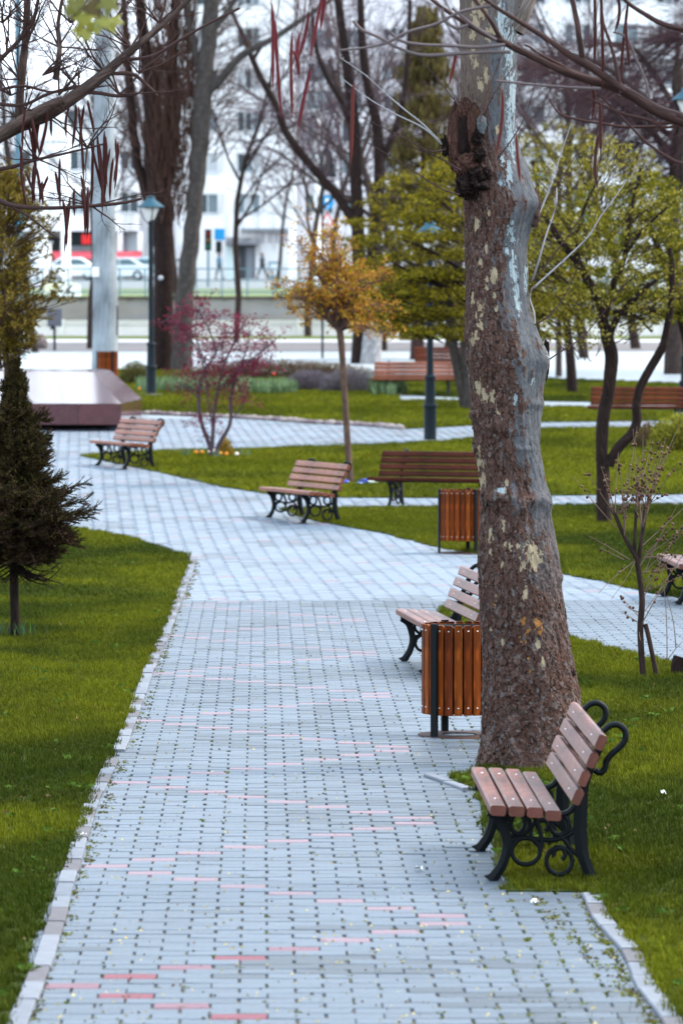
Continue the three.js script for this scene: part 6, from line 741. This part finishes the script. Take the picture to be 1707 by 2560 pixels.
  pods(t, [[1252, 225, 1234, 395], [1290, 340, 1293, 460], [1136, 130, 1125, 215], [886, 215, 872, 420]], 24.9, mat([.085, .016, .014], .6));
}
{ // long red pods hanging from a high twig
  const d = 23, K = d / 12000, t = thing('catalpa_twig', 'high catalpa twig with long dark red hanging pods', 'tree'), w = new Geo(); w.tube(smooth([[2.72, 5.6, -24.7, .05], [1.6, 5.2, -23.8, .035], [.6, 4.75, -23.2, .022], [.1, 4.62, -23, .012], [-.4, 4.60, -22.9, .006]], 5), null, 7); w.mesh('branch', mat([.16, .095, .08], .7), t);
  for (const [u, v] of [[676, 15], [690, 50], [735, 80], [752, 85], [768, 45], [800, -40], [815, -40]]) { const x = (u - 853.5) * K, y = 2.9 + (785 - v) * K; new Geo().tube([[x + .05, 4.66, -23], [x + .01, y + .03, -23], [x, y, -23]], [.003, .002], 4).mesh('stalk', M.twig, t); }
  pods(t, [[676, 15, 692, 235], [690, 52, 700, 300], [735, 82, 724, 300], [736, 130, 738, 190], [755, 85, 748, 200], [767, 40, 752, 160], [820, -50, 780, 165], [778, 165, 746, 325], [826, -40, 800, 90]], d, mat([.085, .010, .014], .55));
}
{ // maple branch with young leaves
  const d = 17.5, K = d / 12000, t = thing('maple_tree', 'maple branch with lobed yellow green leaves hanging from above', 'tree'), w = new Geo(); w.tube(smooth([[-2.2, -.1, -17.6, .12], [-2.15, 2, -17.6, .1], [-2.0, 3.6, -17.5, .08], [-1.7, 4.3, -17.5, .03], [-1.2, 4.35, -17.5, .014], [-.93, 4.18, -17.5, .006], [-.90, 4.05, -17.5, .003]], 5), null, 8); w.mesh('trunk', M.bark, t);
  const lobes = new THREE.Shape(); { const R = [1, .42, .85, .4, .62, .25, .3, .25, .62, .4, .85, .42]; R.forEach((r, k) => { const a = k / 12 * 6.283 + Math.PI / 2, x = Math.cos(a) * r, y = Math.sin(a) * r; k ? lobes.lineTo(x, y) : lobes.moveTo(x, y); }); lobes.closePath(); } const lg = new THREE.ExtrudeGeometry(lobes, { depth: .012, bevelEnabled: false }); { const p = lg.attributes.position; for (let i = 0; i < p.count; i++) p.setZ(i, p.getZ(i) - .25 * (p.getX(i) ** 2 + p.getY(i) ** 2)); lg.computeVertexNormals(); }
  const ms = [[.24, .24, .014], [.17, .17, .012], [.09, .07, .01], [.30, .28, .02]].map(c => new THREE.MeshPhysicalMaterial({ color: rgb(...c), roughness: .6, transmission: .35, thickness: 0, side: THREE.DoubleSide }));
  for (const [u, v, s, k] of [[195, 15, 40, 1], [215, 48, 42, 0], [240, 20, 44, 2], [262, 50, 38, 0], [282, 50, 34, 3], [230, 70, 34, 0], [206, 78, 28, 3], [180, 30, 28, 1], [250, -5, 40, 2], [275, 10, 36, 1], [200, -20, 40, 0], [220, 90, 22, 0]]) { const m = put('leaf', lg, ms[k], t, [(u - 853.5) * K, 2.9 + (785 - v) * K, -d + sg() * .08], [rr(-.9, .5), sg() * .8, 3.14 + sg() * .9]); m.scale.setScalar(s * K * 1.25); new Geo().tube([[(u - 853.5) * K, 2.9 + (785 - v) * K, -d], [-.92, 4.12, -d]], .0018, 4).mesh('stalk', M.twig, t); }
}

// ---------------------------------------------------------------- small plants and litter
{ // bare shrub with seed heads
  const d = 38, t = thing('seed_head_shrub', 'bare shrub with thin stems and round brown seed heads', 'shrub'), w = new Geo(), s = new Geo(), K = d / 12000, tips = [], T = (p, G = w, sd = 8) => G.tube(smooth(p, 4), null, sd);
  T([[2.395,-0.04,-38,0.029],[2.382,0.126,-38,0.025],[2.369,0.316,-38,0.025],[2.368,0.443,-38,0.025],[2.38,0.634,-38,0.024],[2.358,0.825,-38,0.022],[2.341,0.968,-38,0.025]]); T([[2.512,-0.049,-38,0.025],[2.477,0.126,-38,0.019],[2.438,0.316,-38,0.019],[2.406,0.443,-38,0.019]]); T([[2.342,0.964,-38,0.019],[2.271,1.079,-38,0.019],[2.208,1.206,-38,0.016],[2.17,1.301,-38,0.016],[2.128,1.364,-38,0.009]]); T([[2.354,0.958,-38,0.019],[2.373,1.11,-38,0.016],[2.392,1.237,-38,0.016],[2.407,1.348,-38,0.016]]); T([[2.319,0.968,-38,0.016],[2.322,1.142,-38,0.013],[2.328,1.301,-38,0.011],[2.322,1.348,-38,0.009]]);
  const X = u => (u - 853.5) * K, Y = v => 2.9 + (785 - v) * K; const shoot = (u, v, u2, v2, h) => { const z = -d + sg() * .02, e = -d + sg() * .3, q = smooth([[X(u), Y(v), z], [X(mixn(u, u2, .5) + sg() * 6), Y(mixn(v, v2, .5)), (z + e) / 2], [X(u2), Y(v2), e]], 5); s.tube(q, [.0045, .0017], 4); for (let k = 0; k < h; k++) tips.push(q[Math.floor(rr(.35, 1) * (q.length - 1))]); };
  for (let k = 0; k < 34; k++) { const b = [[1538, 1290], [1613, 1275], [1588, 1278], [1605, 1330], [1560, 1340]][k % 5]; shoot(b[0], b[1], b[0] + rr(-40, 100), rr(1060, 1230), 6); } for (let k = 0; k < 16; k++) shoot(1605 + sg() * 8, rr(1360, 1560), 1650 + rr(0, 90), rr(1250, 1440), 4); for (const q of [[1590, 1400, 1490, 1480, 2], [1560, 1400, 1500, 1370, 2], [1575, 1400, 1470, 1340, 2], [1538, 1290, 1460, 1175, 4], [1540, 1320, 1430, 1190, 3], [1600, 1560, 1550, 1530, 3], [1600, 1545, 1555, 1495, 6], [1595, 1530, 1560, 1510, 4], [1592, 1395, 1525, 1495, 0], [1600, 1570, 1600, 1600, 0], [1668, 1650, 1655, 1430, 0], [1670, 1650, 1710, 1590, 0], [1690, 1620, 1665, 1490, 1]]) shoot(...q);
  w.mesh('stems', mat([.05, .03, .026], .85, { map: T_bark }), t); s.mesh('twigs', mat([.13, .085, .07], .8), t);
  const hd = new THREE.IcosahedronGeometry(.0115, 1), hm = [mat([.075, .036, .022], .8), mat([.045, .022, .016], .8), mat([.12, .07, .045], .8)]; tips.slice(0, 290).forEach((p, k) => put('seed_head', hd, hm[k % 3], t, [p[0] + sg() * .02, p[1] + sg() * .015, p[2] + sg() * .02]));
}
{ const z = -38.2, t = thing('tree_stump', 'short dark cut stump beside the bare seed head shrub', 'stump', [2.673, 0, z]); new Geo().tube(smooth([[0, -.05, 0, .055], [0, .1, 0, .05], [.015, .17, 0, .046]], 4), null, 9, true).mesh('stem', M.barkDark, t); new Geo().tube(smooth([[.02, .04, 0, .04], [.08, .14, 0, .036], [.11, .26, 0, .03]], 4), null, 8, true).mesh('side_stem', M.barkDark, t); }
function bush(name, label, cat, u, z, rx, ry, rz, n, cols, len, wid, up = .6, group) { const t = thing(name, label, cat, place(u, z), 0, group), g = new Geo(true), s = new Geo(); for (let k = 0; k < n; k++) { const a = rnd() * 6.28, e = Math.asin(rnd()), r = rr(.55, 1.04), x = Math.cos(a) * Math.cos(e) * rx * r, y = Math.sin(e) * ry * r, zz = Math.sin(a) * Math.cos(e) * rz * r, c = cols[Math.floor(rnd() * cols.length)], q = rr(.7, 1.3); g.col = c.map(v => v * q); const L = len * rr(.6, 1.2); g.leaf(x, y + .02, zz, x / rx + sg() * .6, up + sg() * .5, zz / rz + sg() * .6, L, wid * rr(.7, 1.2)); if (k % 30 === 0) s.tube([[x * .1, 0, zz * .1], [x * .6, y * .6, zz * .6], [x, y, zz]], [.008, .003], 3); } s.mesh('stems', M.twig, t); g.mesh('foliage', leafMat([1, 1, 1], { transmission: .2 }), t); return t; }
bush('golden_conifer', 'tiny golden conifer at the foot of the purple shrub', 'shrub', -1.991, -82.3, .13, .30, .13, 1500, [[.32, .22, .03], [.24, .15, .02], [.38, .28, .05]], .05, .012, 1.2);
bush('round_shrub', 'round olive evergreen shrub beside the lamp post foot', 'shrub', -5.065, -118, .38, .52, .35, 3200, [[.10, .10, .03], [.14, .13, .04], [.06, .05, .02]], .08, .02, .8);
bush('lavender_bush', 'grey mauve lavender bush in the flower bed', 'shrub', -0.739, -113.5, .62, .42, .4, 4200, [[.16, .15, .17], [.20, .17, .21], [.11, .11, .10], [.14, .09, .13]], .14, .012, 1.4, 'lavender bushes');
bush('lavender_bush', 'grey mauve lavender bush beside the pale orange bench', 'shrub', 0.135, -112.5, .62, .48, .4, 4200, [[.16, .16, .16], [.20, .17, .21], [.11, .11, .09], [.15, .10, .13]], .14, .012, 1.4, 'lavender bushes');
bush('green_bush', 'grey green bush of upright leaves next to the lavender', 'shrub', 1.058, -111.3, .42, .40, .3, 2400, [[.10, .14, .06], [.07, .10, .05], [.14, .17, .08]], .14, .025, 1.2);
bush('heath_hedge', 'low brown hedge behind the flower bed', 'hedge', -1.661, -122, 2.6, .42, .6, 9000, [[.13, .085, .045], [.10, .065, .035], [.09, .09, .03], [.15, .06, .06]], .13, .016, 1.2);
bush('yellow_conifer', 'spreading yellow green conifer beyond the seed head shrub', 'shrub', 5.92, -84, .55, .62, .5, 5200, [[.30, .30, .03], [.22, .22, .025], [.10, .09, .02]], .09, .02, .7);
bush('brown_shrub', 'brown low shrub beside the yellow green conifer', 'shrub', 5.51, -85.3, .35, .42, .4, 1800, [[.12, .06, .05], [.09, .05, .04], [.10, .09, .03]], .09, .016, .8);
{ // irises and tulips in the bed
  const g = new Geo(true), M1 = leafMat([1, 1, 1], { transmission: .25 }); const spot = (u0, u1, v, n) => { for (let k = 0; k < n; k++) { const d = v + sg() * 1.6, u = rr(u0, u1), x = (u - 853.5) * d / 12000, y = terrain(-d); for (let b = 0; b < 7; b++) { const L = rr(.18, .42), c = [[.13, .20, .10], [.18, .25, .13], [.09, .14, .06]][Math.floor(rnd() * 3)], q = rr(.7, 1.25); g.col = c.map(e => e * q); g.leaf(x + sg() * .05, y + .03, -d + sg() * .05, sg() * .35, 1.3, sg() * .35, L, .035); } } }; spot(345, 520, 113.5, 150); spot(595, 740, 112.5, 150); spot(930, 1000, 111, 30); spot(470, 620, 114.5, 70);
  tag(g.mesh('iris_leaves', M1), 'upright blue green iris leaves filling the flower bed', 'flower bed', null, 'stuff');
  const h = new Geo(true); for (const [u, v, d] of [[460, 1150, 82], [470, 1148, 82], [500, 1142, 82.5], [512, 1140, 82.6], [600, 1150, 82], [618, 1152, 81.8], [545, 1158, 81.5]]) for (let b = 0; b < 12; b++) { const x = (u - 853.5) * d / 12000 + sg() * .06; h.col = [.12, .18, .10].map(e => e * rr(.7, 1.3)); h.leaf(x, terrain(-d) + .03, -d + sg() * .08, sg() * .5, 1.2, sg() * .5, rr(.08, .2), .02); } tag(h.mesh('bulb_leaves', M1), 'small tufts of bulb leaves round the purple shrub', 'flower bed', null, 'stuff');
  const pet = mat([.60, .22, .02], .6), pw = mat([.75, .62, .55], .6), pr = mat([.6, .04, .02], .6), fg = new THREE.SphereGeometry(.035, 8, 6); for (const [u, v, d, m] of [[551, 1147, 82, pet], [566, 1150, 81.8, pet], [490, 1142, 82.4, pet], [505, 1140, 82.4, pet], [535, 1126, 82, pw], [525, 1128, 82, pw], [685, 935, 113, pr], [387, 978, 112, pet], [349, 972, 112, pet], [592, 1150, 81.8, pw]]) { const x = (u - 853.5) * d / 12000, y = 2.9 + (785 - v) * d / 12000, f = thing('flower', m === pet ? 'orange pansy flowering in the lawn bed' : m === pr ? 'red tulip rising from the flower bed' : 'pale flower near the purple shrub', 'flower', [x, 0, -d], 0, m === pet ? 'orange pansies' : m === pr ? 'tulips' : 'pale flowers'), y0 = terrain(-d); put('bloom', fg, m, f, [0, Math.max(y, y0 + .08), 0]); new Geo().tube([[0, y0, 0], [0, Math.max(y, y0 + .08), 0]], .006, 4).mesh('stem', mat([.1, .15, .05], .8), f); }
}
{ // litter beside the orange leaved tree and scraps on the ground
  const bottle = (label, u, d, c, turn) => { const t = thing('plastic_bottle', label, 'bottle', [(u - 853.5) * d / 12000, terrain(-d) + .075, -d], turn); new Geo().lathe([[.001, -.11], [.034, -.108], [.035, .04], [.014, .085], [.013, .1]], 12).mesh('body', mat(c, .2), t, [0, 0, 0], [0, 0, P2]); new Geo().lathe([[.016, .1], [.016, .118], [.001, .119]], 10).mesh('cap', mat([.02, .06, .4], .4), t, [0, 0, 0], [0, 0, P2]); };
  bottle('blue drink bottle lying at the orange leaved tree', 852, 73.2, [.03, .06, .42], .3); bottle('white and green bottle lying on the lawn by the bench back', 930, 73.4, [.55, .62, .5], .8); bottle('dark blue bottle in the litter behind the bench', 916, 73.5, [.04, .06, .3], -.3);
  const scrap = (label, u, v, d, w, h, c) => { const g = new THREE.PlaneGeometry(w, h, 5, 3), p = g.attributes.position; for (let i = 0; i < p.count; i++) p.setZ(i, .012 * sg()); g.rotateX(-P2); g.computeVertexNormals(); tag(put('paper_scrap', g, mat(c, .7, { side: THREE.DoubleSide }), null, [(u - 853.5) * d / 12000, terrain(-d) + (onLawn((u - 853.5) * d / 12000, -d) ? .075 : .03), -d], [0, rnd() * 3, 0]), label, 'paper'); };
  scrap('white paper scrap lying on the lawn behind the bench', 1660, 2013, 28.3, .08, .02, [.8, .82, .8]); scrap('white paper scrap on the path in front of the bench', 1047, 2190, 24.8, .04, .025, [.8, .8, .78]); scrap('white crumpled scrap on the paving past the bench foot', 1338, 2268, 23.4, .035, .025, [.8, .8, .8]); scrap('white wrapper among the bottles', 865, 1212, 73.5, .1, .06, [.7, .72, .74]); scrap('pale scrap beside the lawn kerb', 205, 2104, 26.4, .05, .04, [.75, .74, .72]); scrap('blue and white wrapper beside the dark bench', 900, 1218, 73.0, .14, .08, [.2, .3, .6]);
}
// people on the far pavement: one smooth body each
{
  const person = (label, u, d, coat, legs, swing) => { // capsule field polygonised by slices
    const J = [[0, 1.62, 0, .105], [0, 1.45, 0, .06], [0, 1.32, 0, .17], [0, 1.0, 0, .16], [0, .9, 0, .165]], B = [[J[0], J[0]], [J[0], J[1]], [J[1], J[2]], [J[2], J[3]], [J[3], J[4]]], add = (...p) => { for (let k = 1; k < p.length; k++) B.push([p[k - 1], p[k]]); };
    add([-.19, 1.38, 0, .06], [-.25, 1.1, swing * .12, .048], [-.24, .84, swing * .24, .04]); add([.19, 1.38, 0, .06], [.25, 1.1, -swing * .12, .048], [.24, .84, -swing * .2, .04]); add([-.09, .88, 0, .095], [-.1, .48, -swing * .2, .068], [-.1, .07, -swing * .34, .045], [-.1, .04, -swing * .34 + .14, .04]); add([.09, .88, 0, .095], [.1, .48, swing * .2, .068], [.1, .07, swing * .3, .045], [.1, .04, swing * .3 + .14, .04]);
    const sd = (x, y, z) => { let m = 0; for (const [a, b] of B) { const ax = b[0] - a[0], ay = b[1] - a[1], az = b[2] - a[2], L = ax * ax + ay * ay + az * az || 1, t = clamp(((x - a[0]) * ax + (y - a[1]) * ay + (z - a[2]) * az) / L), e = Math.hypot(x - a[0] - ax * t, y - a[1] - ay * t, z - a[2] - az * t) - mixn(a[3], b[3], t); m += Math.exp(-e * 45); } return -Math.log(m + 1e-30) / 45; };
    const h = .035, x0 = -.42, y0 = -.04, z0 = -.5, nx = 24, ny = 52, nz = 29, F = new Float32Array((nx + 1) * (ny + 1) * (nz + 1)), id = (i, j, k) => (k * (ny + 1) + j) * (nx + 1) + i; for (let k = 0; k <= nz; k++) for (let j = 0; j <= ny; j++) for (let i = 0; i <= nx; i++) F[id(i, j, k)] = sd(x0 + i * h, y0 + j * h, z0 + k * h);
    const g = new Geo(true), vid = new Map(), colr = y => y > 1.56 ? [.25, .15, .11] : y > .86 ? coat : y > .09 ? legs : [.02, .02, .02]; // surface nets
    for (let k = 0; k < nz; k++) for (let j = 0; j < ny; j++) for (let i = 0; i < nx; i++) { let n = 0, s = [0, 0, 0]; const c = [0, 1, 2, 3, 4, 5, 6, 7].map(q => F[id(i + (q & 1), j + ((q >> 1) & 1), k + (q >> 2))]); for (let a = 0; a < 8; a++) for (const b of [1, 2, 4]) if (!(a & b)) { const e = a | b; if ((c[a] < 0) !== (c[e] < 0)) { const t = c[a] / (c[a] - c[e]); s[0] += (a & 1) + (b === 1 ? t : 0); s[1] += ((a >> 1) & 1) + (b === 2 ? t : 0); s[2] += (a >> 2) + (b === 4 ? t : 0); n++; } } if (n) { const p = [x0 + (i + s[0] / n) * h, y0 + (j + s[1] / n) * h, z0 + (k + s[2] / n) * h]; g.col = colr(p[1]); vid.set(id(i, j, k), g.v(...p, 0, 1, 0)); } }
    for (let k = 1; k < nz; k++) for (let j = 1; j < ny; j++) for (let i = 1; i < nx; i++) { const a = F[id(i, j, k)] < 0; [[1, 0, 0], [0, 1, 0], [0, 0, 1]].forEach((e, ax) => { const b = F[id(i + e[0], j + e[1], k + e[2])] < 0; if (a === b) return; const q = ax === 0 ? [[0, -1, -1], [0, 0, -1], [0, 0, 0], [0, -1, 0]] : ax === 1 ? [[-1, 0, -1], [-1, 0, 0], [0, 0, 0], [0, 0, -1]] : [[-1, -1, 0], [0, -1, 0], [0, 0, 0], [-1, 0, 0]], v = q.map(o => vid.get(id(i + o[0], j + o[1], k + o[2]))); if (v.some(o => o === undefined)) return; a ? g.i.push(v[0], v[1], v[2], v[0], v[2], v[3]) : g.i.push(v[0], v[2], v[1], v[0], v[3], v[2]); }); }
    const geo = g.build(); geo.computeVertexNormals(); const t = thing('person', label, 'person', place((u - 853.5) * d / 12000, -d), swing > 0 ? 1.4 : -1.3, 'people on the far pavement'); put('body', geo, new THREE.MeshStandardMaterial({ vertexColors: true, roughness: .85 }), t); const hg = new THREE.SphereGeometry(.118, 14, 10, 0, 6.29, 0, 1.9); put('hair', hg, mat([.03, .022, .018], .8), t, [0, 1.64, -.012]);
    return t; };
  person('person in a dark coat walking past the notice board', 656, 318, [.03, .035, .05], [.03, .03, .04], 1); person('person in dark clothes standing at the street door', 594, 322, [.04, .04, .06], [.025, .03, .05], -.4); person('person in a blue jacket near the traffic lights', 549, 318, [.05, .12, .17], [.03, .04, .05], .7);
}

renderer.render(scene, camera);
